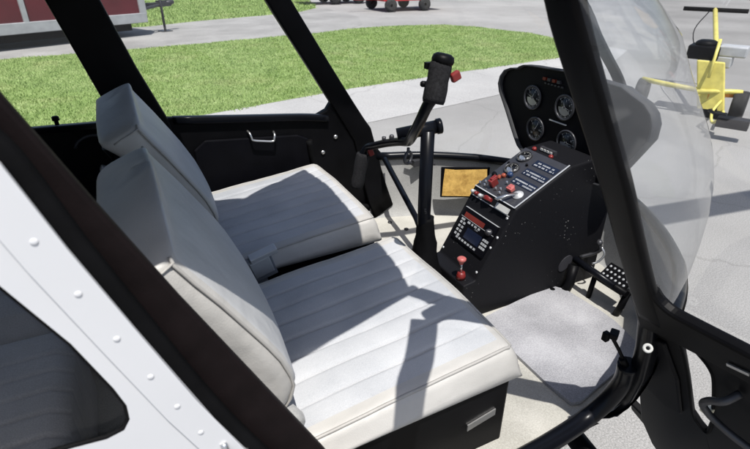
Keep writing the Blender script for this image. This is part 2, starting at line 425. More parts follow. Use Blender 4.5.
# --- floor and nose
floor_edge = [(-1.5, -.60), (-.4, -.60), (.0, -.585), (.11, -.575), (.17, -.57), (.272, -.559), (.426, -.512), (.536, -.466), (.66, -.38), (.76, -.25), (.81, -.1), (.815, 0)]
floor_edge = floor_edge+[(x, -y) for x, y in reversed(floor_edge[:-1])]
def floor_z(x): return .64 if x < .05 else (.60 if x > .22 else .64-.04*(x-.05)/.17)
b = MB(); half = floor_edge[:12]
for i in range(11):
    (xa, ya), (xb, yb) = half[i], half[i+1]; seg = 10
    rows = []
    for (x, y) in ((xa, ya), (xb, yb)): rows.append([(x, y+(-2*y)*k/seg if y else 0, floor_z(x)) for k in range(seg+1)])
    b.loft(rows, closed=False, caps=False, smooth=True)
b.build('cabin_floor', 'carpet', H)

base_half = [(.30, -.625), (.325, -.61), (.40, -.585), (.48, -.55), (.56, -.50), (.64, -.44), (.70, -.375), (.765, -.29), (.82, -.20), (.87, -.10), (.885, 0)]
def resample(pts, n):
    P = [V((p[0], p[1], 0)) for p in pts]; Ls = [0]
    for i in range(len(P)-1): Ls.append(Ls[-1]+(P[i+1]-P[i]).length)
    out = []
    for k in range(n+1):
        d = Ls[-1]*k/n; i = 0
        while i < len(Ls)-2 and Ls[i+1] < d: i += 1
        t = (d-Ls[i])/(Ls[i+1]-Ls[i]); q = P[i].lerp(P[i+1], t); out.append((q.x, q.y))
    return out
BZ = .84
fe = resample(floor_edge[5:12], 16); be = resample(base_half, 16)
be = be+[(x, -y) for x, y in reversed(be[:-1])]; fe = fe+[(x, -y) for x, y in reversed(fe[:-1])]
def bowl(off, zoff, down):
    rows = []
    for k in range(9):
        t = k/8; s = math.sin(t*math.pi/2); row = []
        for (xb, yb), (xf, yf) in zip(be, fe):
            x = xf+(xb-xf)*s; y = yf+(yb-yf)*s; z = .60-down+(BZ-.60+down)*(1-math.cos(t*math.pi/2))
            l = math.hypot(x, y) or 1
            of = off*s+.004*(1-s) if off else 0
            row.append((x+of*(x-.1)/l, y+of*y/l, z+zoff))
        rows.append(row)
    return rows
MB().loft(bowl(0, 0, 0), closed=False, caps=False).build('nose_lining', 'lining', H)
# outer hull: white shell curving in under the nose and the floor
rows = bowl(.022, -.004, .0)
hull_bot = []
for i, t in enumerate((0, .35, .7, 1)):
    hull_bot.append([(x*(1-.35*t), y*(1-.75*t), .596-.25*math.sin(t*math.pi/2)) for x, y in [(p[0], p[1]) for p in rows[0]]])
b = MB(); b.loft(list(reversed(hull_bot))+rows, closed=False, caps=False)
side = []
for x in (.27, .1, -.3, -.8, -1.5):
    row = []
    for k in range(13):
        a = math.pi*k/12; q = abs(k-6)/6; row.append((x, (-1 if k < 6 else 1)*.585*q, .598-.30*math.sin(math.pi/2*(1-q))))
    side.append(row)
b.loft(side, closed=False, caps=False)
b.build('hull', 'gloss', H)

for x, y in ((.30, .06), (.33, .42), (.30, .50)):
    MB().lathe((x, y, .600), (0, 0, 1), [(.009, 0), (.009, .004), (.005, .006), (0, .006)], 12).build('floor_bolt', 'steel', H)
# windscreen foot rail
b = MB(); b.tube([(x, y, BZ) for x, y in be], .016, 10); b.build('windscreen_sill', 'gloss', H)
# door sill rim round the floor, one on each side
for s in (1, -1):
    pts = [(.20, -.588*s, .642), (.10, -.600*s, .645), (0, -.608*s, .65), (-.4, -.628*s, .655), (-1.45, -.635*s, .66)]
    if s > 0: pts = [(.262, -.612*s, .80), (.275, -.604*s, .74), (.252, -.594*s, .68)]+pts
    pts = smoothpath(pts, 6)
    MB().tube(pts, .020, 12).build('door_sill', 'gloss', H)

# --- windscreen
def pillar_pt(z, side):
    if z <= .93: x = .232+(.93-z)*.20
    elif z <= .98: x = .2+(.98-z)*.64
    else: x = .2-.602*(z-.98)
    y = .635-.012*max(0, z-.98)/.5
    x += 0
    if z > 1.45: q = (z-1.45); y -= .6*q*q+.1*q; x += .12*q
    return x, side*y
cprof = [(.84, .885), (.95, .905), (1.05, .905), (1.155, .867), (1.237, .806), (1.328, .705), (1.436, .596), (1.53, .40), (1.60, .16), (1.645, -.04)]
def centre_x(z): return interp(cprof, z)[0]
zs = [.84, .88, .93, .98, 1.04, 1.1, 1.16, 1.22, 1.28, 1.34, 1.40, 1.46, 1.51, 1.55, 1.58, 1.605]
def wind_pt(z, side, th):
    px_, py_ = pillar_pt(min(z, 1.605), side); cx = centre_x(z)
    if z < .9: px_ += -.0
    bl = interp([(.84, .66), (1.0, .86), (1.1, .92), (1.4, .9), (1.6, .6)], z)[0]
    s, c = math.sin(th), math.cos(th)
    ex, ey = px_+(cx-px_)*s, py_*c
    t = th/(math.pi/2); lx, ly = px_+(cx-px_)*t, py_*(1-t)
    zz = z+(.035*s if z > 1.5 else .035*s*max(0, (z-1.3)/.2))
    return (ex*bl+lx*(1-bl), ey*bl+ly*(1-bl), zz)
for side in (-1, 1):
    rows = [[wind_pt(z, side, math.pi/2*k/22) for k in range(23)] for z in zs]
    MB().loft(rows, closed=False, caps=False).build('windscreen', 'bubble' if side < 0 else 'glass', H)
pts = [V((centre_x(z)-.012, 0, z+(.035*min(1, max(0, (z-1.3)/.2)))+.0)) for z in zs]
MB().sweep(smoothpath(pts, 3), V((0, 1, 0)), V((1, 0, .5)), .020, .006, .003, 2).build('windscreen_centre_strip', 'hood', H)

# --- front pillars
def pillar(side):
    zz = [.62, .70, .78, .86, .94, .98, 1.04, 1.1, 1.2, 1.3, 1.4, 1.46, 1.52, 1.56, 1.60]
    pts = []
    for z in zz:
        x, y = pillar_pt(z, side)
        if z < .86: y -= side*.05*((.86-z)/.24)**2
        pts.append((x+.012, y-side*.004, z))
    wd = [.05, .048, .046, .044, .042, .040, .038, .037, .036, .036, .036, .036, .036, .036, .036]
    if side < 0: wd = [v_*.42 for v_ in wd]; pts = [(p[0]+.016, p[1], p[2]) for p in pts]
    b = MB(); b.sweep(pts, V((1, 0, .55)), V((0, 1, 0)), wd, .017, .008, 3)
    b.build('front_pillar', 'gloss' if side < 0 else 'black', H)
pillar(-1); pillar(1)

# --- left rear pillar (between the far doors) and lower door walls
AX, AZ = V((1, 0, 0)), V((0, 0, 1))
def wall_prism(poly, y0, y1):   # polygon in x,z ; A x B = X x Z = -Y
    return MB().prism(poly, (0, 0, 0), AX, AZ, -y0, -y1)
b = wall_prism([(-.76, 1.62), (-.62, 1.62), (-.555, 1.433), (-.50, 1.25), (-.435, 1.07), (-.42, .64), (-.57, .64), (-.567, 1.07), (-.613, 1.178), (-.686, 1.437)], .60, .648)
b.build('centre_pillar', 'black', H, bevel=.006)
# far front door (closed)
FD = wall_prism([(-.46, .66), (.30, .60), (.345, .602), (.378, .615), (.40, .64), (.408, .675), (.402, .72), (.375, .79), (.315, .86), (.232, .985), (.158, 1.075), (.118, 1.078), (.098, 1.05), (.06, 1.034), (-.46, 1.088)], .622, .652)
FD = FD.build('cabin_door', 'black', H, bevel=.006); FD['label'] = 'closed black inner panel of the far front door'
MB().sweep(smoothpath([(-.425, .622, 1.078), (-.2, .622, 1.055), (.0, .622, 1.035), (.10, .622, 1.02)], 4), V((0, 1, 0)), V((0, 0, 1)), .014, .012, .005).build('sill_trim', 'gloss', FD)
b = MB(); b.tube(smoothpath([(-.196, .618, 1.012), (-.193, .598, 1.008), (-.190, .593, .995), (-.185, .592, .985), (-.15, .592, .977), (-.118, .592, .972), (-.112, .593, .98), (-.108, .598, .993), (-.106, .618, .998)], 3), .0038, 8); b.build('pull_handle', 'alu', FD)
for x, z in ((.075, .892), (.128, .945)):
    MB().lathe((x, .622, z), (0, -1, 0), [(.008, 0), (.008, .004), (.004, .006), (.0, .006)], 12).build('door_fastener', 'alu', FD)
b = MB(); arc = [(.10+.15*math.cos(a), .615, .78+.17*math.sin(a)) for a in [R(200+14*k) for k in range(14)]]
b.tube(smoothpath([(.02, .612, .95), (.035, .612, .86), (.09, .612, .75), (.17, .61, .67), (.27, .605, .632), (.36, .604, .64), (.392, .606, .69), (.385, .608, .75)], 5), .012, 10); b.build('door_seal', 'rubber', FD)
b = MB(); b.prism([(-.38, .70), (.02, .70), (.02, .955), (-.02, .975), (-.34, 1.0), (-.38, .97)], (0, 0, 0), AX, AZ, -.612, -.622); b.build('door_pocket', 'panelblk', FD, bevel=.008)
bm_ = MB(); rowsw = []
for k in range(7):
    t = k/6; z0 = 1.06+.50*t
    xa = -.43-.16*t*1.1; xb = pillar_pt(1.03+.55*t, 1)[0]-.03
    y = .637+.02*math.sin(t*3.14)-.06*max(0, t-.7)
    rowsw.append([(xa+(xb-xa)*j/8, y+.012*math.sin(j/8*3.14), z0-(.03*j/8 if t < .5 else 0)) for j in range(9)])
bm_.loft(rowsw, closed=False, caps=False).build('door_window', 'glass', FD)
# far rear door
RD = wall_prism([(-1.55, .66), (-.57, .66), (-.57, 1.088), (-1.0, 1.104), (-1.55, 1.12)], .622, .652).build('rear_cabin_door', 'black', H, bevel=.006)
RD['label'] = 'closed black inner panel of the far rear door'
MB().sweep([(-1.5, .622, 1.112), (-1.0, .622, 1.10), (-.585, .622, 1.088)], V((0, 1, 0)), V((0, 0, 1)), .014, .010, .004).build('sill_trim', 'gloss', RD)
MB().lathe((-.742, .615, 1.105), (0, 0, 1), [(.006, 0), (.006, .012), (.010, .014), (.010, .023), (.007, .026), (0, .026)], 14).build('lock_pin', 'black', RD)
b = MB(); b.tube([(-.66+.055*math.cos(R(a)), .606, 1.02+.045*math.sin(R(a))) for a in range(20, 170, 12)], .0045, 8); b.build('pull_handle', 'steel', RD)
b = MB(); b.box((-.65, .608, .955), (.013, .012, .008), Matrix.Rotation(R(30), 3, 'Y')); b.build('latch_lever', 'dullalu', RD, bevel=.003)
rw = [[(-1.5+.93*j/8+(-.10*k/5 if j == 8 else 0), .637+.015*math.sin(k/5*3.14), 1.10+.48*k/5) for j in range(9)] for k in range(6)]
MB().loft(rw, closed=False, caps=False).build('door_window', 'glass', RD)

# --- roof
roof = [(-1.6, -.62), (-.62, -.69), (-.44, -.676), (-.135, -.606), (-.112, -.51), (-.10, -.40), (-.085, 0), (-.10, .20), (-.335, .093), (-.42, .13), (-.5, .60), (-.62, .645), (-1.6, .62)]  # unseen outline fitted to shadows, notched so sun strikes the far seat
b = MB(); b.prism(roof, (0, 0, 1.615), AX, V((0, 1, 0)), 0, .05); b.build('roof', 'white', H, bevel=.01)
b = MB(); b.prism([(x, y*.985) for x, y in roof], (0, 0, 1.607), AX, V((0, 1, 0)), 0, .006); b.build('headliner', 'hood', H)
b = MB(); b.prism([(-.10, .20), (-.10, .45), (-.13, .59), (-.5, .60), (-.42, .13), (-.335, .093)], (0, 0, 1.625), AX, V((0, 1, 0)), 0, .004); b.build('sun_slot_pane', 'glass', H)  # pane over the added roof opening that lets sun reach the far seat

# --- near side: brown jamb, black seal, white skin with rivets and rear window
jf = [(-.70, 1.62), (-.626, 1.443), (-.584, 1.343), (-.538, 1.237), (-.404, .948), (-.27, .64)]
jb = [(-.72, 1.62), (-.653, 1.443), (-.636, 1.38), (-.597, 1.285), (-.56, 1.20), (-.49, 1.02), (-.40, .64)]
b = MB(); b.prism([(-.73, 1.62)]+[(x-.02, z) for x, z in jb[1:]]+list(reversed(jf)), (0, 0, 0), AX, AZ, .625, .64)
b.build('rear_door_post', 'jamb', H, bevel=.004)
sk = [(-.655, 1.44), (-.635, 1.401), (-.612, 1.325), (-.579, 1.228), (-.545, 1.13), (-.506, 1.033), (-.40, .80), (-.36, .66)]
pts = [(x+.006, -.652, z) for x, z in [(-.70, 1.54)]+sk]
MB().sweep(smoothpath(pts, 3), V((1, 0, .45)), V((0, 1, 0)), .008, .008, .005).build('door_seal', 'rubber', H)
RR = empty('rear_cabin_door', (-.9, -.66, .66), parent=H); RR['label'] = 'white outer skin of the near rear door with its window'
# window opening in x,z on the skin
wo = [(-.70, 1.40), (-.663, 1.305), (-.632, 1.236), (-.612, 1.175), (-.606, 1.15), (-.607, 1.132), (-.614, 1.121), (-.63, 1.117), (-.657, 1.12), (-.85, 1.135), (-1.15, 1.16), (-1.19, 1.20), (-1.19, 1.40), (-1.15, 1.44), (-.95, 1.46), (-.74, 1.45)]
inner = wo
outer = []
for i, (x, z) in enumerate(wo):   # matching ring on the outer edge of the skin
    outer.append(None)
outer = [(-.668, 1.47), (-.635, 1.401), (-.612, 1.325), (-.579, 1.228), (-.555, 1.16), (-.53, 1.09), (-.506, 1.033), (-.45, .91), (-.40, .66), (-.85, .62), (-1.3, .62), (-1.5, .9), (-1.5, 1.40), (-1.4, 1.52), (-.95, 1.58), (-.71, 1.57)]
b = MB()
def skin_y(z): return -.665+.05*max(0, z-1.40)+.02*max(0, .9-z)
for i in range(len(wo)):
    j = (i+1) % len(wo)
    for d in (0, .005):
        q = [outer[i], outer[j], inner[j], inner[i]]
        b.add([(x, skin_y(z)+d, z) for x, z in q], [(0, 1, 2, 3)])
    q = [inner[i], inner[j]]
    b.add([(q[0][0], skin_y(q[0][1]), q[0][1]), (q[1][0], skin_y(q[1][1]), q[1][1]), (q[1][0], skin_y(q[1][1])+.005, q[1][1]), (q[0][0], skin_y(q[0][1])+.005, q[0][1])], [(0, 1, 2, 3)])
    q = [outer[i], outer[j]]
    b.add([(q[0][0], skin_y(q[0][1]), q[0][1]), (q[1][0], skin_y(q[1][1]), q[1][1]), (q[1][0], skin_y(q[1][1])+.005, q[1][1]), (q[0][0], skin_y(q[0][1])+.005, q[0][1])], [(0, 1, 2, 3)])
b.build('door_skin', 'white', RR)
# riveted edge strip
st_f = [(-.668, 1.47)]+sk[1:6]+[(-.40, .80)]
rivs = [(-.645, 1.385), (-.630, 1.339), (-.613, 1.285), (-.5955, 1.231), (-.5775, 1.178), (-.5615, 1.131), (-.5455, 1.085), (-.528, 1.04), (-.508, .99)]
b = MB(); b.prism([(x+.001, z) for x, z in st_f]+[(x-.030, z-.012) for x, z in reversed(st_f)], (0, -.665, 0), AX, AZ, .0005, .0030); b.build('edge_strip', 'white', RR, bevel=.001)
for x, z in rivs:
    MB().lathe((x-.001, -.6680, z), (0, -1, 0), [(.0032, 0), (.0028, .0006), (.0019, .0010), (.0007, .0012), (0, .0012)], 14).build('rivet', 'white', RR)
b = MB(); c = V((-.9, 0, 1.28)); b.add([(x, -.655, z) for x, z in wo], [tuple(range(len(wo)))]); b.build('door_window', 'darkglass', RR)
b = MB(); b.tube([(x, -.6625, z) for x, z in wo], .0028, 8, loop=True); b.build('window_seal', 'rubber', RR)
# latch striker beside the jamb
b = MB(); b.box((-.515, -.655, 1.015), (.008, .010, .016), Matrix.Rotation(R(25), 3, 'Y')); b.tube(smoothpath([(-.527, -.668, 1.058), (-.523, -.674, 1.04), (-.512, -.674, 1.022), (-.50, -.668, 1.0)], 4), .004, 8)
b.lathe((-.512, -.662, 1.012), (0, -1, 0), [(.011, 0), (.011, .006), (.006, .009), (0, .009)], 14)
b.build('door_striker', 'alu', H)

# --- seats
def bk_tab(s):
    # z, front x, thickness, half width
    return [(.896, -.462, .05, .222), (.905, -.440, .078, .229), (.92, -.422, .092, .233), (.94, -.409, .097, .235), (.965, -.402, .095, .235), (1.0, -.408, .088, .235), (1.04, -.427, .079, .235), (1.08, -.450, .074, .235), (1.14, -.485, .068, .235), (1.18, -.511, .066, .234), (1.212, -.530, .070, .232), (1.222, -.532, .072, .226), (1.231, -.533, .072, .19), (1.242, -.534, .070, .14), (1.252, -.535, .066, .09), (1.259, -.537, .056, .05), (1.262, -.541, .040, .025)]
PL = [-.165+.055*k for k in range(7)]
def cushion_top(x, y, yc, w=.25):
    u = (y-yc)
    z = .886+.115*(x) + .010*(1-(u/w)**2)*min(1, max(0, (x+.46)/.1))
    if -.02 < x < .03: z -= .25*(x+.02)**2*10*.6
    return z
def make_seat(yc, label):
    box = MB(); box.box((-.205, yc, .722), (.222, .242, .088)); 
    box.box((-.48, yc, .70), (.06, .21, .07))
    seat = box.build('front_seat', 'black', H, bevel=.006); seat['label'] = label
    # cushion: pleated block
    b = MB(); w = .25; x0, x1 = -.47, .026; r = .028
    ys = sorted(set([round(-w+r*k/5, 4) for k in range(6)]+[round(w-r*k/5, 4) for k in range(6)]+[round(-w+r+(2*w-2*r)*k/110, 4) for k in range(111)]))
    xs = [x0+.02*k for k in range(22)]; xs = [x for x in xs if x < x1-r]+[x1-r+r*math.sin(R(90*k/5)) for k in range(6)]
    def top(x, y):
        z = cushion_top(x, yc+y, yc)
        e = max(0, abs(y)-(w-r)); z -= r-math.sqrt(max(0, r*r-e*e))
        f_ = max(0, x-(x1-r)); z -= r-math.sqrt(max(0, r*r-f_*f_))
        if abs(y) < .19:
            k = 1 if x < -.03 else max(0, 1-(x+.03)/.03)
            for p in PL: z -= (.0062+.0022*noise.noise(V((x*45, p*40, yc*5))))*k*math.exp(-((y-p-.0012*noise.noise(V((x*14, p*30, 2)))) /.0030)**2)
            q = ((y-PL[0]) % .055)/.055
            if PL[0] < y < PL[-1]: z += .0022*k*math.sin(math.pi*q)
        z += .0035*noise.noise(V((x*7, y*7, yc*11)))+.0012*noise.noise(V((x*26, y*34, yc*7)))
        return z
    rows = [[(x, yc+y, top(x, y)) for y in ys] for x in xs]
    n = len(ys); vs = [p for row in rows for p in row]
    for i in range(len(xs)-1):
        for j in range(n-1):
            ym = (ys[j]+ys[j+1])/2; xm = (xs[i]+xs[i+1])/2
            b.k = 0 if abs(ym) < .208 and xm < -.022 else 1
            b.f.append([i*n+j, i*n+j+1, (i+1)*n+j+1, (i+1)*n+j]); b.mi.append(b.k); b.sm.append(True)
    b.v = vs
    b.k = 1
    def zb(x): return .812+.03*min(0, x)
    def skirt(pts):
        rows = []
        for t in (0, .25, .5, .75, .92, 1):
            row = []
            for p in pts:
                z = p[2]+(zb(p[0])-p[2])*t
                bul = .006*math.sin(math.pi*min(1, t*1.0))
                dx = bul if p[0] > x1-.001 else 0
                dy = (bul if p[1] > yc else -bul) if abs(p[1]-yc) > w-.001 else 0
                row.append((p[0]+dx, p[1]+dy, z))
            rows.append(row)
        b.loft(rows, closed=False, caps=False)
    skirt([row[0] for row in rows]); skirt([row[-1] for row in rows]); skirt(rows[-1]); skirt(rows[0])
    c = b.build('cushion', ['fabric', 'leather'], seat)
    # piping round the top edge
    pp = []
    for x in xs: pp.append((x, yc-w+.016, top(x, -w+.016)+.0005))
    pa = [p for p in pp if p[0] < x1-.012]
    pb = [(p[0], yc+w-.016, top(p[0], w-.016)+.0005) for p in pa]
    front = [(x1-.010, yc+y, top(x1-.010, y)+.0005) for y in [-w+.022+(2*w-.044)*k/20 for k in range(21)]]
    b = MB(); b.tube(pa+front+list(reversed(pb)), .0032, 6); b.build('piping', 'piping', seat)
    # backrest
    tab = bk_tab(0); b = MB(); rings = []
    zz = [.896, .900, .905, .912, .92, .93, .94, .95, .965, .985, 1.02, 1.05, 1.08, 1.11, 1.14, 1.165, 1.18, 1.20, 1.212, 1.217, 1.222, 1.231, 1.242, 1.252, 1.259, 1.262]
    def bring(z):
        xf, th, w_ = interp(tab, z); out = []
        rr = min(.027, th*.45, w_*.9)
        poly = []
        for cx, cy, a0 in ((-rr, w_-rr, 0), (-th+rr, w_-rr, 90), (-th+rr, -w_+rr, 180), (-rr, -w_+rr, 270)):
            for k in range(6): a = R(a0+90*k/5); poly.append((cx+rr*math.cos(a), cy+rr*math.sin(a)))
        # subdivide front face edge (last to first)
        a, c_ = poly[-1], poly[0]
        for k in range(1, 16): poly.append((a[0]+(c_[0]-a[0])*k/16, a[1]+(c_[1]-a[1])*k/16))
        for (dx, dy) in poly:
            cr = .014*(1-(dy/w_)**2) if dx > -th*.3 else (-.008*(1-(dy/w_)**2) if dx < -th*.8 else 0)
            sh = min(1, max(0, (z-1.10)/.11)); fr = -dx/th
            out.append((xf+dx+cr*(1 if z < 1.2 else .5)-.012*sh*fr, yc+dy, z-.034*sh*fr+.0009*math.sin(dy*40+z*30)))
        return out
    rings = [bring(z) for z in zz]; nr = len(rings[0])
    vs = [p for r_ in rings for p in r_]; b.v = vs
    for i in range(len(rings)-1):
        for j in range(nr):
            j2 = (j+1) % nr; b.f.append([i*nr+j, i*nr+j2, (i+1)*nr+j2, (i+1)*nr+j])
            b.mi.append(0 if (j >= 22 or j < 2) and zz[i] < 1.24 else 1); b.sm.append(True)
    b.k = 1; b.add(rings[-1], [tuple(range(nr))], True); b.add(rings[0], [tuple(reversed(range(nr)))], False)
    b.build('backrest', ['backfab', 'leather'], seat)
    for sgn in (-1, 1):
        pts = []
        for z in zz[1:-5]:
            xf, th, w_ = interp(tab, z); q = min(.027, th*.45, w_*.9)*.293; pts.append((xf-q+.0025, yc+sgn*(w_-q+.0012), z-.002*max(0, (z-1.15)/.1)))
        b = MB(); b.tube(pts, .0026, 6); b.build('backrest_piping', 'piping', seat)
    # crease seam round the headrest
    b = MB(); xf, th, w_ = interp(tab, 1.214); b.tube([(xf-.004, yc-w_+.006, 1.214), (xf-.02, yc-w_-.0, 1.206), (xf-.04, yc-w_-.0, 1.197), (xf-th+.012, yc-w_-.0, 1.187)], .0018, 6)
    b.build('headrest_seam', 'piping', seat)
    # dark rear shell under the headrest
    b = MB(); rows = []
    for z in (.70, .8, .9, 1.0, 1.1, 1.17):
        xf, th, w_ = interp(tab, max(z, .965)); rows.append([(xf-th-.022+dx, yc+dy, z) for dx, dy in rrect(.022, .205, .012)])
    b.loft(rows); b.build('seat_shell', 'panelblk', seat)
    return seat
NS = make_seat(-.30, 'near front seat, half in full sun')
FS = make_seat(.30, 'far front seat, mostly in the shade')
# small lower bolster, seat placard, buckle
b = MB(); b.sweep([(-.44, -.535, .897), (-.425, -.537, .903), (-.41, -.537, .903), (-.398, -.533, .898)], V((0, 1, 0)), V((0, 0, 1)), [.012, .018, .018, .008], [.016, .022, .020, .008], .008); b.build('side_bolster', 'lining', NS)  # grey lining cloth puts the bolster's shade into its colour
b = MB(); b.prism([(-.078, .726), (-.012, .740), (-.012, .724), (-.078, .710)], (0, -.542, 0), AX, AZ, .0005, .003); b.build('placard', 'alu', NS)
b = MB(); rot = Matrix.Rotation(R(-15), 3, 'Y') @ Matrix.Rotation(R(10), 3, 'X')
b.box((-.325, .022, .838), (.034, .010, .036), rot); b.m(1).box((-.318, .016, .878), (.036, .013, .007), rot); b.m(1).box((-.324, .0105, .842), (.026, .002, .027), rot); b.m(0).box((-.33, .03, .79), (.02, .004, .03), rot)
b.build('belt_buckle', ['buckle', 'dullalu'], FS, bevel=.004)
b = MB(); b.box((-.18, 0, .70), (.30, .045, .06)); b.box((-.46, 0, .80), (.04, .05, .16)); b.build('centre_tunnel', 'panelblk', H, bevel=.01)
# belt hanging behind the far seat
b = MB(); b.sweep(smoothpath([(-.60, .10, 1.16), (-.605, .07, 1.05), (-.59, .055, .9), (-.5, .05, .80)], 4), V((0, 1, 0)), V((1, 0, 0)), .022, .0015, .001, 1); b.build('seat_belt', 'rubber', FS)
# rear bench seats
for yc in (-.30, .30):
    b = MB(); w = .25
    ys = [-w+2*w*k/100 for k in range(101)]; xs = [-1.22+.48*k/16 for k in range(17)]
    def rt(x, y):
        z = .85+.012*(1-(y/w)**2)-.04*max(0, abs(y)-.22)*10*.3-.02*max(0, (x+.77)/.03)
        for p in PL: z -= .0045*math.exp(-((y-p)/.0035)**2)
        return z
    rows = [[(x, yc+y, rt(x, y)) for y in ys] for x in xs]; b.loft(rows, closed=False, caps=False)
    for row in (rows[-1], [r_[0] for r_ in rows], [r_[-1] for r_ in rows]): b.loft([row, [(p[0], p[1], .66) for p in row]], closed=False, caps=False)
    rs = b.build('rear_seat', 'litfabric', H); rs['label'] = 'rear cabin seat with grey pleated cushion'
    b = MB(); rows = [[(-1.2-.18*(z-.84)/.5+dx, yc+dy, z) for dx, dy in rrect(.05, .24, .03, 4)] for z in (.82, .95, 1.1, 1.25, 1.36, 1.39)]; b.loft(rows); b.build('backrest', 'backfab', rs)
b = MB(); b.box((-1.52, 0, 1.10), (.03, .6, .5)); b.build('rear_bulkhead', 'lining', H)

# --- control console
CO = MB(); cx = [(-.02, .60), (.185, .60), (.193, .722), (.232, .728), (.345, .928), (.525, 1.022), (.62, 1.03), (.72, 1.0), (.72, .60)]
yl, yr = .045, -.145
CO.prism(cx[1:], (0, 0, 0), AX, AZ, -yl, -yr)
CON = CO.build('control_console', 'console', H, bevel=.005)
class Face:
    def __init__(s, p00, p10, p01): s.o = V(p00); s.a = V(p10)-s.o; s.b = V(p01)-s.o; s.n = s.a.cross(s.b).normalized(); s.A = s.a.normalized(); s.Bn = (s.b-s.A*s.b.dot(s.A)).normalized()
    def p(s, a, b, h=0): return s.o+s.a*a+s.b*b+s.n*h
UP = Face((.345, yl, .928), (.345, yr, .928), (.525, yl, 1.022))     # a across to the near side, b forward
RAD = Face((.232, yl, .728), (.232, yr, .728), (.345, yl, .928))
def slab(b, F, a0, a1, b0, b1, h0, h1):
    P = [F.p(a0, b0), F.p(a1, b0), F.p(a1, b1), F.p(a0, b1)]; n = F.n
    b.add([p+n*h0 for p in P]+[p+n*h1 for p in P], [(3, 2, 1, 0), (4, 5, 6, 7), (0, 1, 5, 4), (1, 2, 6, 5), (2, 3, 7, 6), (3, 0, 4, 7)], False)
def text_mesh(txt, size):
    cu = bpy.data.curves.new('t', 'FONT'); cu.body = txt; cu.size = size; cu.align_x = 'CENTER'; cu.align_y = 'CENTER'; cu.resolution_u = 2
    o = bpy.data.objects.new('t', cu); COL.objects.link(o)
    bpy.context.view_layer.update()
    me = bpy.data.meshes.new_from_object(o.evaluated_get(bpy.context.evaluated_depsgraph_get()))
    vs = [V(v.co) for v in me.vertices]; fs = [tuple(p.vertices) for p in me.polygons]
    bpy.data.objects.remove(o); bpy.data.curves.remove(cu); bpy.data.meshes.remove(me)
    return vs, fs
TXT = {}
def put_text(b, txt, size, c, A, B):
    key = (txt, size)
    if key not in TXT: TXT[key] = text_mesh(txt, size)
    vs, fs = TXT[key]; b.add([c+A*v.x+B*v.y for v in vs], fs, False)
def gauge(parent, c, A, B, r, nums, ang, ang2=None, kind=0, depth=.006):
    n = A.cross(B).normalized(); b = MB(); c = V(c)
    b.m(0).lathe(c, n, [(r*1.0, 0), (r*1.14, 0), (r*1.16, depth*.7), (r*1.06, depth), (r*.98, depth*.55), (r*.97, depth*.25)], 32)
    b.m(1).lathe(c, n, [(r*.98, depth*.15), (r*.98, depth*.3), (0, depth*.3)], 32)
    h = depth*.3+.0006; b.m(2)
    for k in range(40):
        a = R(-225+k*270/39+ (0)); maj = k % 5 == 0
        d = A*math.cos(-a-math.pi/2)+B*math.sin(-a-math.pi/2); t = n.cross(d)
        r0, r1, hw = r*(.76 if maj else .84), r*.93, r*(.022 if maj else .011)
        b.add([c+n*h+d*r0-t*hw, c+n*h+d*r1-t*hw, c+n*h+d*r1+t*hw, c+n*h+d*r0+t*hw], [(0, 1, 2, 3)], False)
    for k, s in enumerate(nums):
        a = R(-225+k*270/max(1, len(nums)-1)); d = A*math.cos(-a-math.pi/2)+B*math.sin(-a-math.pi/2)
        put_text(b, s, r*.27, c+n*h+d*r*.60, A, B)
    for i, (an, ln) in enumerate(((ang, .86), (ang2, .55))):
        if an is None: continue
        d = A*math.sin(R(an))+B*math.cos(R(an)); t = n.cross(d); hw = r*.035*(1 if i == 0 else 1.6)
        b.add([c+n*(h+.0012)-d*r*.2-t*hw, c+n*(h+.0012)+d*r*ln, c+n*(h+.0012)-d*r*.2+t*hw], [(0, 1, 2)], False)
    b.m(0).lathe(c, n, [(r*.1, h), (r*.1, h+.002), (0, h+.002)], 12)
    if kind == 1:   # pale lower sector
        b.m(3)
        b.add([c+n*(h-.0003)]+[c+n*(h-.0003)+(A*math.cos(R(a))+B*math.sin(R(a)))*r*.74 for a in range(185, 330, 12)], [(0, i, i+1) for i in range(1, 13)], False)
    return b.build('gauge', ['bezel', 'dial', 'mark', 'alu', 'dialgrey'], parent)
# face plates on the console
b = MB(); slab(b, UP, .03, .97, .02, .98, .0005, .003); b.m(1)
slab(b, UP, .955, .975, .0, 1.0, .003, .0042); slab(b, UP, .03, .97, -.004, .012, .003, .0042)
b.build('switch_plate', ['bezel', 'dullalu'], CON)
GA, GB = UP.A, UP.Bn
gauge(CON, UP.p(.20, .82, .003), GA, GB, .021, ['0', '5', '10', '15'], 60, kind=1)
gauge(CON, UP.p(.24, .54, .003), GA, GB, .021, ['0', '2', '4', '6'], -60, kind=1)
# annunciator and label rows
b = MB()
rnd = random.Random(5)
for rowb in (.80, .60, .40):
    b.m(1); slab(b, UP, .46, .93, rowb-.062, rowb+.062, .003, .0045)
    b.m(0)
    for q in range(2):
        a = .49
        while a < .90:
            wv = rnd.uniform(.008, .022)
            if rnd.random() < .8: slab(b, UP, a, a+wv, rowb-.035+q*.05-.012, rowb-.035+q*.05+.012, .0045, .0049)
            a += wv+rnd.uniform(.004, .010)
b.build('annunciator_row', ['dullmark', 'lcd'], CON)
def knob(mat, F, a, bb, r, h, name='knob', cap=None, tilt=0):
    b = MB(); b.lathe(F.p(a, bb, .003), F.n, [(r*.9, 0), (r, .002), (r*.95, h*.8), (r*.75, h), (0, h)], 14)
    return b.build(name, mat, CON)
knob('black', UP, .13, .30, .008, .012); knob('blueknob', UP, .36, .42, .009, .012); knob('orange', UP, .28, .36, .007, .010)
knob('black', UP, .10, .60, .004, .006, 'screw'); knob('black', UP, .40, .70, .004, .006, 'screw')
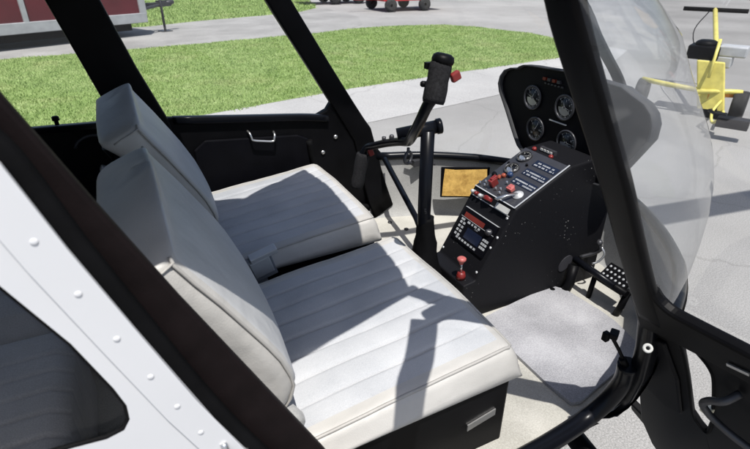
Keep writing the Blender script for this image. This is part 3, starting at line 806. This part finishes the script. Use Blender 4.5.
def guard(F, a, bb, mat, ln, w_, name='switch_guard', hgt=.018):
    b = MB(); c = F.p(a, bb, .003)
    rot = Matrix((F.A, F.Bn, F.n)).transposed()
    b.box(c+F.n*hgt*.5, (w_, ln, hgt*.5), rot); b.box(c+F.n*hgt*.9+F.Bn*ln*.5, (w_*.8, ln*.9, hgt*.25), rot)
    return b.build(name, mat, CON, bevel=.002)
guard(UP, .30, .16, 'red', .012, .008, hgt=.024); guard(UP, .62, .22, 'redwhite', .008, .011, hgt=.012); guard(UP, .24, .30, 'orange', .005, .006, hgt=.008)
b = MB(); b.lathe(UP.p(.80, .20, .003), UP.n, [(.016, 0), (.016, .003), (.011, .004), (.010, .008), (0, .008)], 20); b.build('key_switch', 'dullalu', CON)
b = MB(); b.sweep([UP.p(.80, .20, .010), UP.p(.74, .06, .020), UP.p(.70, -.08, .024)], UP.A, UP.n, [.005, .004, .007], .0018, .001, 1); b.build('ignition_key', 'alu', CON)
for a, bb in ((.42, .10), (.50, .13), (.47, .27), (.15, .12), (.08, .06), (.20, .06), (.55, .07)):
    MB().cyl(UP.p(a, bb, .003), UP.p(a, bb+.01, .014), .0022, .0030, 8).build('toggle_switch', 'alu', CON)
# lip under the break: small knobs, red toggle and a white strip
b = MB()
for i, a in enumerate((.08, .17, .27)):
    b.m(0 if i != 1 else 1); b.lathe(RAD.p(a, .93, 0), RAD.n, [(.006, 0), (.006, .012), (.004, .016), (0, .016)], 12)
b.m(1).sweep([RAD.p(.34, .94, .008), RAD.p(.44, .95, .016), RAD.p(.54, .95, .012)], RAD.Bn, RAD.n, [.005, .007, .005], [.004, .006, .004], .003)
b.m(2); slab(b, RAD, .66, .92, .90, .97, .004, .012)
b.m(0); slab(b, RAD, .05, .95, .885, .895, .001, .004)
b.build('carburettor_control', ['dullalu', 'red', 'mark'], CON)
for a, bb in ((.93, .86), (.93, .45), (.93, .10), (.05, .08), (.95, .60)):
    MB().lathe(RAD.p(a, bb, .0), RAD.n, [(.004, 0), (.004, .002), (0, .0025)], 10).build('panel_screw', 'dullalu', CON)
# radio
b = MB(); slab(b, RAD, .10, .90, .28, .72, .0, .006); RADIO = None
b.m(1); slab(b, RAD, .16, .64, .595, .66, .006, .0072)
b.m(2); slab(b, RAD, .36, .72, .36, .50, .006, .0072)
b.m(3)
for k in range(4):
    for q in range(2):
        slab(b, RAD, .15+q*.075, .19+q*.075, .50-k*.055, .53-k*.055, .006, .0085)
for k in range(7): slab(b, RAD, .22+k*.075, .26+k*.075, .305, .33, .006, .0085)
for q in range(3):
    for k in range(3): slab(b, RAD, .755+q*.045, .785+q*.045, .37+k*.05, .40+k*.05, .006, .0085)
for a, wv in ((.14, .08), (.30, .06), (.40, .03), (.47, .05), (.56, .04)): slab(b, RAD, a, a+wv, .545, .57, .006, .0078)
put_text(b.m(3), 'PUSH', .006, RAD.p(.54, .528, .0066), RAD.A, RAD.Bn)
b.m(4); b.lathe(RAD.p(.80, .60, .006), RAD.n, [(.010, 0), (.010, .007), (.006, .008), (.006, .015), (0, .015)], 18)
b.m(5); slab(b, RAD, .10, .90, .715, .722, .0, .0075); slab(b, RAD, .10, .90, .585, .59, .006, .0066)
b.build('radio', ['panelblk', 'lcdred', 'lcd', 'dullmark', 'bezel', 'dullalu'], CON)
# mixture plunger on the ledge
b = MB(); b.m(0).lathe((.208, -.108, .725), (0, 0, 1), [(.013, 0), (.013, .012), (.011, .014), (.011, .020), (0, .020)], 18)
b.m(1).cyl((.208, -.108, .745), (.206, -.107, .775), .0035, n=10)
b.m(2).lathe((.206, -.107, .772), (0, 0, 1), [(.005, 0), (.008, .008), (.013, .014), (.013, .019), (.009, .022), (0, .022)], 18)
b.build('mixture_knob', ['red', 'alu', 'redwhite'], CON)
# oval plate on the near side of the console
b = MB(); b.add([(.575+.024*math.cos(R(a))+.010*math.sin(R(a)), yr-.003, .695+.026*math.sin(R(a))) for a in range(0, 360, 15)]+[(.575+.024*math.cos(R(a))+.010*math.sin(R(a)), yr, .695+.026*math.sin(R(a))) for a in range(0, 360, 15)], [tuple(range(24))]+[(i, (i+1) % 24, 24+(i+1) % 24, 24+i) for i in range(24)])
b.build('access_plate', 'bezel', CON)

# --- instrument panel
IX = .635
ip = [(.13, .955), (.16, .958), (.185, .972), (.205, .995), (.265, 1.075), (.305, 1.125), (.315, 1.15), (.310, 1.175), (.292, 1.198), (.262, 1.210), (.235, 1.212), (.222, 1.221), (.205, 1.228), (.165, 1.232), (.0, 1.240), (-.165, 1.232), (-.20, 1.218), (-.238, 1.205), (-.262, 1.185), (-.275, 1.16), (-.275, 1.12), (-.25, 1.075), (-.205, .995), (-.185, .972), (-.16, .958), (-.13, .955)]
b = MB(); b.prism([(-y, z) for y, z in ip], (IX, 0, 0), V((0, -1, 0)), AZ, .0, -.02)
def ip_ring(s, x, dz=0): return [(x, y*s, 1.1+(z-1.1)*s+dz) for y, z in ip]
b.m(1); b.loft([ip_ring(1.0, IX+.02), ip_ring(1.012, IX-.012), ip_ring(1.035, IX-.012), ip_ring(1.025, IX+.02), ip_ring(1.0, IX+.035), ip_ring(.93, IX+.055), ip_ring(.82, IX+.07), ip_ring(.5, IX+.085, -.04)], caps=True)
IP = b.build('instrument_panel', ['panelblk', 'hood'], H)
PA, PB = V((0, -1, 0)), V((0, 0, 1))
for (y, z, nums, a1, a2, kd) in ((.158, 1.138, ['2', '4', '6', '8', '10'], -70, 20, 1), (.126, 1.043, ['0', '5', '10', '15', '20'], 30, None, 0), (.018, 1.138, ['0', '3', '6', '9', '12', '15'], 100, -20, 1), (-.012, 1.037, ['0', '4', '8', '12', '16', '20'], 95, None, 1), (-.135, 1.12, ['40', '60', '80', '100', '120'], -40, None, 0), (-.155, 1.025, ['50', '70', '90', '110'], 60, None, 0)):
    gauge(IP, (IX-.001, y, z), PA, PB, .034 if y > -.1 else .032, nums, a1, a2, kd)
b = MB()
for y in (.115, .095, .075, .055): b.m(0 if y in (.115, .075) else 1); b.box((IX-.004, y, 1.206), (.004, .006, .0045))
for k in range(6): b.m(1); b.box((IX-.003, .11-.014*k, 1.193), (.002, .004, .0022))
b.build('warning_light', ['lcdred', 'bezel', 'mark'], IP)
b = MB(); b.box((IX-.003, .035, 1.088), (.002, .035, .0014), Matrix.Rotation(R(0), 3, 'X')); b.build('panel_label', 'mark', IP)
for y, z in ((.01, 1.033), (-.06, 1.03)): MB().lathe((.53, y, z-.012), (-.3, 0, 1), [(.007, 0), (.007, .008), (.005, .011), (0, .011)], 14).build('push_button', 'red', CON)
b = MB(); b.box((.545, -.03, 1.03), (.006, .03, .006)); b.m(1)
for k in range(4): b.box((.538, -.01-.013*k, 1.03), (.002, .004, .003))
b.build('placard', ['bezel', 'mark'], CON)

# --- cyclic stick
CY = MB(); CY.tube([(.15, 0, .66), (.149, 0, .76), (.142, 0, .9), (.141, 0, 1.140)], .0185, 18)
CY = CY.build('cyclic_stick', 'gloss', H)
b = MB(); b.tube([(.070, .036, 1.126), (.172, -.006, 1.148)], .0175, 18); b.lathe((.172, -.006, 1.148), (.85, -.34, .18), [(.0205, -.008), (.0205, .004), (.017, .007), (0, .007)], 20); b.build('pivot_housing', 'gloss', CY)
bar = smoothpath([(.045, -.245, 1.325), (.0, -.235, 1.285), (-.005, -.19, 1.235), (.028, -.11, 1.165), (.055, -.05, 1.125), (.078, .02, 1.105), (.092, .12, 1.072), (.105, .22, 1.035), (.108, .285, 1.018), (.104, .305, 1.003), (.096, .308, .985)], 5)
bar = smoothpath([(-.002, -.25, 1.30), (-.012, -.236, 1.275), (-.005, -.20, 1.235), (.014, -.14, 1.185), (.045, -.07, 1.145), (.066, -.02, 1.125), (.083, .05, 1.102), (.10, .16, 1.062), (.108, .25, 1.026), (.106, .29, 1.010), (.098, .305, .99), (.088, .307, .965)], 5)
MB().tube(bar, .0118, 12).build('cross_bar', 'gloss', CY)
def grip(p0, p1, r, name):
    p0, p1 = V(p0), V(p1); d = p1-p0; b = MB()
    prof = [(.0, 0), (r*.92, 0), (r, .08), (r*1.02, .35), (r*.93, .55), (r*1.0, .8), (r*.95, .95), (r*.8, 1.0), (0, 1.0)]
    b.lathe(p0, d, [(q, h*d.length) for q, h in prof], 20)
    return b.build(name, 'foam', CY)
grip((-.016, -.262, 1.286), (.006, -.250, 1.360), .0222, 'grip')
grip((.096, .306, .985), (.070, .304, .872), .0215, 'grip')
b = MB(); b.lathe((.006, -.252, 1.358), (.2, -.05, 1), [(.021, 0), (.022, .006), (.020, .013), (.014, .017), (0, .018)], 18); b.box((-.014, -.235, 1.352), (.006, .006, .006)); b.lathe((.018, -.243, 1.352), (1, .2, .3), [(.007, 0), (.007, .012), (0, .012)], 10)
b.build('grip_cap', 'black', CY); b = MB()
b.lathe((-.018, -.24, 1.318), (-1, .3, .1), [(.006, 0), (.006, .010), (.004, .013), (0, .013)], 10)
b.build('grip_button', 'black', CY)
b = MB(); b.box((.030, -.264, 1.333), (.010, .006, .009), Matrix.Rotation(R(-25), 3, 'Y')); b.build('trigger', 'red', CY, bevel=.003)
b = MB(); b.box((.112, .285, .995), (.008, .008, .013), Matrix.Rotation(R(-20), 3, 'Y')); b.build('trigger', 'red', CY, bevel=.003)
b = MB(); b.tube([(.058, -.045, 1.118), (.058, -.045, 1.105)], .004, 8); b.tube([(.058+.013*math.cos(R(a)), -.045+.006*math.cos(R(a)), 1.092+.015*math.sin(R(a))) for a in range(0, 360, 20)], .0042, 8, loop=True); b.build('hook_ring', 'steel', CY)
b = MB(); b.lathe((.088, .10, 1.086), (0, 0, 1), [(.007, 0), (.007, .016), (.005, .020), (0, .020)], 10); b.build('bar_bolt', 'steel', CY); b = MB(); b.lathe((.095, .16, 1.070), (0, 0, 1), [(.006, 0), (.006, .012), (0, .013)], 10); b.build('bar_bolt', 'steel', CY)
b = MB(); rows = []
for z, rr in ((.655, .062), (.68, .060), (.71, .050), (.74, .044), (.77, .036), (.80, .034), (.83, .027), (.855, .026), (.875, .022), (.885, .0215)):
    rows.append([(.15+(rr*(1+.06*math.sin(a*5+z*60)))*math.cos(a), (rr*(1+.06*math.sin(a*5+z*60)))*math.sin(a), z) for a in [2*math.pi*k/28 for k in range(28)]])
b.loft(rows); b.build('boot', 'rubber', CY)
b = MB(); put_text(b, 'LIFT', .010, V((.135, -.0192, .915)), V((0, 0, 1)), V((-1, 0, 0))); b.build('stick_marking', 'bezel', CY)

# strut from the far pillar foot to the stick base, rudder rods
b = MB(); b.tube([(.315, .58, .84), (.27, .25, .74), (.235, .10, .69)], .0105, 12); b.build('brace_tube', 'gloss', H)
b = MB(); b.tube([(.40, .565, .815), (.50, .50, .815)], .006, 8); b.box((.44, .54, .818), (.02, .012, .012)); b.build('vent_control_rod', 'steel', H)
# yellowed card in its black frame on the far side of the nose
def card():
    O = V((.562, .396, .765)); A = V((.135, -.080, .004)).normalized(); Bv = V((.02, .03, .99)); Bv = (Bv-A*Bv.dot(A)).normalized()
    b = MB(); b.prism([(-.085, -.064), (.101, -.065), (.101, .062), (-.085, .062)], O, A, Bv, -.006, 0); fr = b.build('card_frame', 'panelblk', H, bevel=.004)
    b = MB(); pts = [(-.078, -.056), (.090, -.057), (.094, -.01), (.090, .054), (.05, .053), (-.03, .051), (-.070, .055), (-.075, .0)]
    b.prism(pts, O, A, Bv, .001, .003); b.build('yellowed_card', 'gold', fr)
    b = MB(); b.lathe(O+A*.055-Bv*.045, A.cross(Bv), [(.011, .002), (.011, .008), (.007, .012), (0, .012)], 14); b.build('knob', 'black', fr)
card()

# --- pedals
PD = MB(); PD.tube([(.617, -.12, .70), (.617, -.30, .69)], .011, 12); PD.lathe((.617, -.125, .70), (0, 1, 0), [(.016, -.006), (.016, .006)], 14)
PD = PD.build('pedal_shaft', 'gloss', H)
b = MB(); b.tube(smoothpath([(.63, -.15, .705), (.66, -.175, .725), (.665, -.19, .745), (.66, -.185, .765)], 4), .006, 8); b.lathe((.66, -.185, .762), (0, 0, 1), [(.008, 0), (.010, .006), (.006, .014), (0, .014)], 12); b.build('brake_lever', 'steel', PD)
b = MB(); b.tube(smoothpath([(.665, -.19, .755), (.668, -.205, .735), (.655, -.20, .71), (.64, -.19, .70)], 4), .0035, 8); b.build('cable', 'alu', PD)
for (x, y) in ((.64, -.24), (.66, -.36)):
    b = MB(); rot = Matrix.Rotation(R(-35), 3, 'Y')
    c = V((x, y-.04, .70))
    b.box(c, (.035, .045, .004), rot)
    b.m(1)
    for i in range(4):
        for j in range(6): b.lathe(c+rot @ V((-.024+.016*i, -.036+.0145*j, .004)), rot @ V((0, 0, 1)), [(.0040, 0), (.0040, .0006), (0, .0006)], 8)
    b.m(0); b.tube([c+V((-.02, .055, -.012)), c+V((-.02, -.06, -.012))], .010, 10)
    b.tube([c+V((0, -.05, -.01)), c+V((-.02, -.052, -.06)), c+V((-.015, -.04, -.10))], .010, 10)
    b.build('pedal', ['black', 'dullmark'], H)
b = MB(); b.tube([(.60, -.16, .69), (.585, -.17, .64), (.575, -.165, .60)], .016, 10); b.tube([(.63, -.22, .685), (.62, -.22, .60)], .008, 8); b.build('pedal_arm', 'black', H)

# --- bracket and gas strut at the near pillar foot
b = MB(); b.box((.212, -.598, .886), (.012, .008, .006), Matrix.Rotation(R(30), 3, 'Z')); b.box((.198, -.592, .882), (.006, .006, .010))
b.tube([(.206, -.597, .884), (.232, -.602, .845), (.252, -.608, .81)], .0038, 10); b.tube([(.246, -.606, .818), (.272, -.612, .775)], .0075, 12); b.box((.275, -.613, .77), (.012, .008, .008))
b.build('door_stay', 'black', H, bevel=.002)

# --- near front door, open
O = V((.2, -.644, 1.0)); o_ = V((-.03, -.99, .10)).normalized(); v_ = V((-.307, .02, .51)).normalized()
n_ = o_.cross(v_).normalized()
DR = empty('cabin_door', (.3, -.65, .6), parent=H); DR['label'] = 'near front door, swung wide open'
def dp(s, t, h=0): return O+o_*s+v_*t+n_*h
# window frame as a swept loop
def ring_path(pts, rad=.03):
    return smoothpath([dp(*p) for p in pts], 5)
up_ = ring_path([(.006, -.05), (.004, .02), (.006, .15), (.012, .30), (.011, .45), (.014, .575), (.046, .655)])
top_ = smoothpath([(-.152, -.668, 1.555), (-.176, -.704, 1.557), (-.210, -.752, 1.559), (-.27, -.83, 1.558), (-.33, -1.0, 1.53), (-.31, -1.25, 1.44), (-.17, -1.45, 1.28), (.03, -1.545, 1.14), tuple(dp(.92, -.02))], 5)
b = MB(); b.sweep(up_, o_, n_, .026, .010, .008); b.sweep(top_, V((0, 0, 1)), [V((.83, -.56, 0)) if p.y > -1.1 else V((.5, .86, 0)) for p in top_], .016, .026, .008)
b.build('window_frame', 'black', DR)
b = MB(); b.prism([(-.028, -.10), (.03, -.085), (.10, -.078), (.25, -.07), (.93, -.06), (.93, .02), (.25, .014), (.12, .012)]+[(.066-.036*math.sin(R(a)), .048-.036*math.cos(R(a))) for a in range(0, 91, 10)]+[(-.018, .048), (-.024, .0)], O, o_, v_, -.014, .008)
b.build('window_rail', 'black', DR, bevel=.006)
b = MB(); b.prism([(.042, -.088), (.05, -.13), (.046, -.233), (.036, -.387), (.05, -.425), (.06, -.439), (.06, -.80), (-.12, -.95), (-.15, -.85), (-.155, -.698), (-.103, -.407), (-.040, -.127), (-.034, -.088)], O, o_, v_, -.016, -.004)
b.prism([(.075, -.078), (.25, -.068), (.92, -.055), (.88, -.55), (.5, -.68), (.06, -.82), (.06, -.439), (.083, -.337), (.101, -.179), (.098, -.123), (.088, -.095)], O, o_, v_, -.016, -.004)
b.build('door_panel', 'black', DR, bevel=.003)
b = MB(); b.tube(smoothpath([dp(.041, -.085, -.006), dp(.052, -.115, -.004), dp(.049, -.233, -.004), dp(.037, -.385, -.004), dp(.046, -.43, -.004), dp(.062, -.446, -.004), dp(.074, -.41, -.004), dp(.085, -.337, -.004), dp(.103, -.179, -.004), dp(.10, -.125, -.004), dp(.078, -.088, -.004)], 5), .003, 8)
b.build('opening_seal', 'rubber', DR)
b = MB(); b.prism([(-.02, -.13), (.02, -.12), (.028, -.25), (.012, -.42), (-.03, -.44), (-.075, -.40), (-.05, -.25)], O, o_, v_, -.006, .004); b.build('hinge_cover', 'panelblk', DR, bevel=.01)
b = MB(); b.tube(smoothpath([dp(.155, -.142, .0), dp(.145, -.145, .026), dp(.125, -.158, .034), dp(.112, -.180, .036), dp(.112, -.200, .036), dp(.125, -.222, .036), dp(.16, -.248, .034), dp(.20, -.27, .026), dp(.212, -.275, 0)], 5), .0068, 12); b.build('door_handle', 'steel', DR)
b = MB(); b.lathe(dp(.081, -.300, -.008), n_, [(.010, 0), (.0105, .010), (.008, .016), (0, .017)], 16); b.box(dp(.085, -.292, .004), (.010, .009, .006)); b.build('latch_knob', 'cream', DR, bevel=.002)
b = MB(); wp = V((.189, -.680, .925)); wn = V((-.62, -.42, .66)).normalized(); b.lathe(wp, wn, [(.0034, .001), (.0034, .003), (.0078, .0035), (.0085, .002), (.0085, -.002), (0, -.002)], 20); b.m(1).lathe(wp, wn, [(.0034, .001), (.0033, .0015), (0, .0015)], 12); b.build('hinge_washer', ['mark', 'panelblk'], DR)
b = MB(); b.prism([(.148, -.043), (.182, -.036), (.182, -.028), (.148, -.035)], O, o_, v_, .010, .0125); b.build('placard', 'alu', DR)
b = MB(); b.prism([(-.185, -.655), (-.155, -.68), (-.14, -.76), (-.165, -.75), (-.195, -.70)], O, o_, v_, -.03, -.01); b.build('door_catch', 'black', DR, bevel=.004)
bot = [dp(.03+.87*k/16, .03, -.008) for k in range(17)]
tp = [top_[min(len(top_)-1, round(2+(len(top_)-10)*k/16))] for k in range(17)]
rows = [[bot[k].lerp(tp[k], q/8)+n_*(-.03*math.sin(math.pi*q/8)*math.sin(math.pi*k/16)) for k in range(17)] for q in range(9)]
MB().loft(rows, closed=False, caps=False).build('door_window', 'glass', DR)

# --- rotor, mast, skids
b = MB(); rows = []
for z, sx_, sy_ in ((1.66, .55, .45), (1.9, .42, .30), (2.3, .30, .18), (2.8, .20, .09), (3.1, .14, .07)): rows.append([(-1.0+x, y, z) for x, y in rrect(sx_, sy_, min(sx_, sy_)*.8, 5)])
b.loft(rows); b.build('mast_fairing', 'white', H)
HUB = V((-1.0, 0, 3.27)); MB().lathe(HUB, (0, 0, 1), [(.06, -.2), (.06, 0), (.15, .01), (.15, .06), (.05, .09), (0, .09)], 20).build('rotor_hub', 'steel', H)
for a in (R(-8.5), R(171.5)):
    d = V((math.cos(a), math.sin(a), 0)); t = V((-d.y, d.x, 0)); b = MB(); rows = []
    for l in (.12, .5, .7, 2, 3.5, 5.03):
        ch = .10 if l < .6 else .127; c = HUB+d*l+V((0, 0, .0))
        rows.append([c+t*(-ch)+V((0, 0, 0)), c+t*(-ch*.5)+V((0, 0, .012)), c+t*ch*.5+V((0, 0, .016)), c+t*ch, c+t*ch*.5-V((0, 0, .012)), c-t*ch*.5-V((0, 0, .010))])
    b.loft(rows, smooth=False); b.build('rotor_blade', 'steel', H)
for s in (-1, 1):
    b = MB(); b.tube(smoothpath([(1.35, s*1.0, .26), (1.15, s*1.0, .10), (.9, s*1.0, .045), (-.5, s*1.0, .045), (-1.9, s*1.0, .045)], 5), .035, 12)
    for x in (.35, -1.1): b.tube(smoothpath([(x, s*.3, .42), (x, s*.6, .36), (x, s*.9, .16), (x, s*1.0, .06)], 5), .028, 10)
    b.build('landing_skid', 'black', H)

# ------------------------------------------------------------------ loose floor mat
b = MB(); mp = [(.548, -.135), (.40, -.150), (.262, -.170), (.238, -.20), (.236, -.45), (.243, -.522), (.268, -.528), (.40, -.500), (.495, -.482), (.562, -.440), (.583, -.353), (.585, -.30), (.572, -.17)]
b.prism(mp, (0, 0, .604), AX, V((0, 1, 0)), 0, .010)
b.m(1); b.lathe((.535, -.152, .614), (0, 0, 1), [(.008, 0), (.008, .002), (.004, .0025), (0, .0015)], 14)
tag(b.build('floor_mat', ['mat', 'black'], None, bevel=.003), 'pale grey carpet mat lying on the cabin floor beside the black console', 'floor mat')

# ------------------------------------------------------------------ big maroon trailer
def place(root, fn): return fn(root)
T = empty('enclosed_trailer', (.19, 12.0, 0), 'long maroon panelled trailer with pale metal frame standing on the concrete path', 'trailer')
yT = 12.0; xe = .19
def tz(x): return 0
b = MB(); b.box((-3.4, yT+.035, 1.15), (3.55, .02, .72)); b.build('side_panel', 'maroon', T)
b = MB(); b.box((-3.4, yT+1.9, 1.15), (3.55, .02, .72)); b.build('side_panel', 'maroon', T)
b = MB(); b.box((-3.4, yT+.95, 1.9), (3.6, 1.0, .03)); b.box((.13, yT+.97, 1.15), (.02, .93, .72)); b.build('trailer_box', 'trailergrey', T)
b = MB(); b.box((-3.4, yT-.005, .385), (3.58, .035, .10)); b.build('frame_rail', 'trailergrey', T, bevel=.01)
for x in (.115, -2.30, -4.7, -6.6):
    b = MB(); b.box((x, yT-.005, 1.16), (.075 if x > 0 else .045, .032, .71)); b.build('frame_post', 'trailergrey', T, bevel=.008)
b = MB(); b.box((-3.4, yT+.97, .38), (3.5, .9, .04)); b.build('trailer_floor', 'steel', T)
b = MB(); b.box((-3.45, yT+.16, .21), (3.3, .04, .08)); b.box((-3.4, yT+.55, .26), (3.4, .05, .10)); b.box((-3.4, yT+1.35, .26), (3.4, .05, .10)); b.build('underbody_shade_beam', 'rubber', T)  # dark beams added to deepen the shade under the trailer
for x in (-3.9, -4.8):
    for y in (yT+.25, yT+1.7):
        b = MB(); b.m(0).lathe((x, y, .33), (0, -1, 0), [(.20, -.1), (.31, -.1), (.33, -.06), (.33, .06), (.31, .1), (.20, .1)], 24); b.m(1).lathe((x, y, .33), (0, -1, 0), [(.20, -.08), (.20, .09), (.08, .06), (0, .06)], 20); b.build('wheel', ['tyre', 'rimwhite'], T)
b = MB(); b.box((.62, yT+.42, .60), (.48, .05, .05)); b.box((.90, yT+.42, .66), (.16, .025, .03)); b.tube([(.2, yT+.95, .56), (.85, yT+.45, .60)], .035, 8); b.tube([(.2, yT+.05, .56), (.85, yT+.40, .60)], .035, 8); b.lathe((1.10, yT+.42, .63), (1, 0, .1), [(.05, -.1), (.065, 0), (.04, .1), (0, .1)], 12); b.build('tow_tongue', 'steel', T, bevel=.006)
b = MB(); jx, jy = .80, yT+.34; b.tube([(jx, jy, .12), (jx, jy, 1.0)], .03, 12); b.box((jx, jy, .10), (.02, .02, .10)); b.box((jx, jy, .012), (.13, .12, .010)); b.tube([(jx, jy, .98), (jx+.12, jy-.02, 1.0)], .012, 8); b.build('jack_stand', 'steel', T)
T.location = (.25, 12.3, 0); T.rotation_euler = (0, 0, R(27))

# ------------------------------------------------------------------ small carts at the back
def wheel(parent, c, r, w_, rim, ax=(0, -1, 0)):
    b = MB(); b.m(0).lathe(c, ax, [(r*.6, -w_), (r*.95, -w_), (r, -w_*.6), (r, w_*.6), (r*.95, w_), (r*.6, w_)], 24)
    b.m(1).lathe(c, ax, [(r*.62, -w_*.9), (r*.62, w_*.85), (r*.5, w_*.5), (r*.2, w_*.6), (r*.2, w_*1.0), (0, w_*1.0)], 20); return b.build('wheel', ['tyre', rim], parent)
U = empty('utility_trailer', (8.3, 15.6, 0), 'small low red trailer with white wheels parked on the far apron', 'trailer')
b = MB(); b.box((8.85, 15.75, .40), (1.15, .72, .07)); b.box((8.85, 15.05, .55), (1.15, .03, .12)); b.box((8.85, 16.45, .55), (1.15, .03, .12)); b.box((7.72, 15.75, .55), (.03, .7, .12)); b.box((9.98, 15.75, .55), (.03, .7, .12)); b.build('bed', 'cartred', U, bevel=.01)
b = MB(); b.tube([(7.7, 15.6, .38), (6.9, 15.6, .40), (6.7, 15.6, .44)], .04, 8); b.build('drawbar', 'cartred', U)
for x, y in ((7.95, 15.02), (9.25, 15.02), (7.95, 16.5), (9.25, 16.5)): wheel(U, (x, y, .21), .21, .07, 'rimwhite')
U2 = empty('utility_trailer', (8.0, 19.2, 0), 'red cart with dark wheels parked farther off, behind the small red trailer', 'trailer')
b = MB(); b.box((7.7, 19.6, .52), (1.4, .7, .10)); b.box((7.7, 18.95, .72), (1.4, .03, .12)); b.build('bed', 'cartred', U2, bevel=.01)
for x, y in ((7.55, 18.9), (8.55, 18.9), (7.55, 20.2), (8.55, 20.2)): wheel(U2, (x, y, .24), .24, .09, 'dullalu')

# ------------------------------------------------------------------ yellow tow cart
K = empty('tow_cart', (5.2, 2.3, 0), 'yellow tow cart with black T handle and small engine, standing past the windscreen', 'tow cart')
# local frame: handle direction away from the camera
b = MB(); Pk = [(5.15, 2.46), (5.15, 2.22)]
# body plate, leaning back
O2 = V((5.13, 2.20, .10)); A2 = V((.42, -.90, 0)).normalized(); B2 = V((-.03, .125, .47)).normalized()
b = MB()
b.prism([(-.13, -.02), (.13, -.02), (.13, .50), (-.13, .50)], O2, A2, B2, -.05, 0)
plate = b.build('body_plate', 'yellow', K, bevel=.012)
for (x0, x1, y0, y1) in ((-.055, .0, .22, .34), (-.05, -.012, .06, .14)):
    MB().prism([(x0, y0), (x1, y0), (x1+.015, y1), (x0+.015, y1)], O2, A2, B2, .001, .004).build('slot', 'panelblk', plate)
for (a_, c_) in ((-.105, .02), (.105, .02), (-.105, .46), (.105, .46), (.105, .24)):
    MB().lathe(O2+A2*a_+B2*c_, A2.cross(B2), [(.013, 0), (.013, .008), (.007, .011), (0, .011)], 8).build('bolt', 'steel', plate)
b = MB(); b.prism([(-.05, .425), (.06, .425), (.06, .465), (-.05, .465)], O2, A2, B2, .001, .004); b.build('warning_sticker', 'redwhite', plate)
base = O2+B2*.35
top = V((6.45, 3.28, .97))
b = MB(); b.tube([base+V((.10, .05, -.1)), base+V((.35, .20, .12)), top], .028, 12); b.build('tow_pole', 'yellow', K)
b = MB(); b.tube([top+A2*.36, top-A2*.36], .026, 12); b.build('handle_bar', 'rubber', K)
b = MB(); b.tube(smoothpath([top-A2*.05, top-A2*.12+V((-.4, -.2, -.25)), base-A2*.1+V((.1, .05, .02))], 6), .006, 6); b.build('throttle_cable', 'rubber', K)
b = MB(); b.tube([O2+A2*.0+B2*.34+V((-.08, -.03, .0)), O2+A2*.02+B2*.56+V((.05, .0, .16))], .016, 8); b.build('control_lever', 'yellow', K)
b = MB(); b.prism([(-.10, -.10), (.12, -.10), (.12, -.01), (-.10, -.01)], O2, A2, B2, -.10, .01); b.build('lower_frame', 'panelblk', K, bevel=.01)
b = MB(); ec = O2+B2*.55+V((.15, .10, .02)); rr = Matrix((A2, V((0, 0, 1)).cross(A2), V((0, 0, 1)))).transposed()
b.m(0).box(ec-A2*.06, (.15, .14, .07), rr); b.m(0).lathe(ec-A2*.06+V((0, 0, .06)), (0, 0, 1), [(.11, 0), (.11, .04), (.07, .06), (0, .06)], 18)
b.m(1).box(ec+A2*.20+V((0, 0, .03)), (.13, .10, .055), rr); b.m(1).box(ec+A2*.12+V((0, 0, -.08)), (.10, .10, .06), rr)
b.build('engine', ['panelblk', 'dullalu'], K, bevel=.015)
b = MB(); a0 = V((5.45, 2.12, .27)); a1 = V((4.85, 3.05, .27))
b.tube([V((5.0, 2.33, .27)), V((5.25, 2.12, .29)), V((5.33, 2.04, .29))], .026, 10); b.tube([V((5.12, 2.27, .27)), V((4.97, 2.72, .29)), V((4.98, 2.98, .29))], .028, 10)
b.build('axle_arm', 'yellow', K)
b = MB(); b.sweep([V((5.12, 2.27, .22)), V((5.25, 2.15, .26)), V((5.35, 2.06, .26))], V((0, 0, 1)), V((.5, .8, 0)), .035, .02, .01); b.build('drive_guard', 'hose', K)
axd = A2
wheel(K, (5.36, 2.05, .15), .15, .065, 'steel', tuple(axd)); wheel(K, (5.0, 2.97, .15), .15, .055, 'steel', tuple(axd))
b = MB(); wc = V((4.55, 1.62, .17)); rr2 = Matrix.Rotation(R(-65), 3, 'Z'); b.box(wc, (.13, .07, .045), rr2); b.box(wc+V((.05, .16, .02)), (.05, .05, .03), rr2); b.tube([wc+V((-.02, .06, .02)), wc+V((.16, .34, .02)), O2+A2*.05], .018, 8); b.build('lift_jaw', 'panelblk', K, bevel=.012)
b = MB()
pts = smoothpath([O2+A2*.10+B2*.1, V((4.80, 1.98, .16)), V((4.68, 1.88, .09)), V((4.66, 1.80, .16))], 8); b.tube(pts, .014, 6); b.tube([O2+A2*.12, V((4.72, 1.82, .18))], .016, 8); b.build('chain', 'yellow', K)
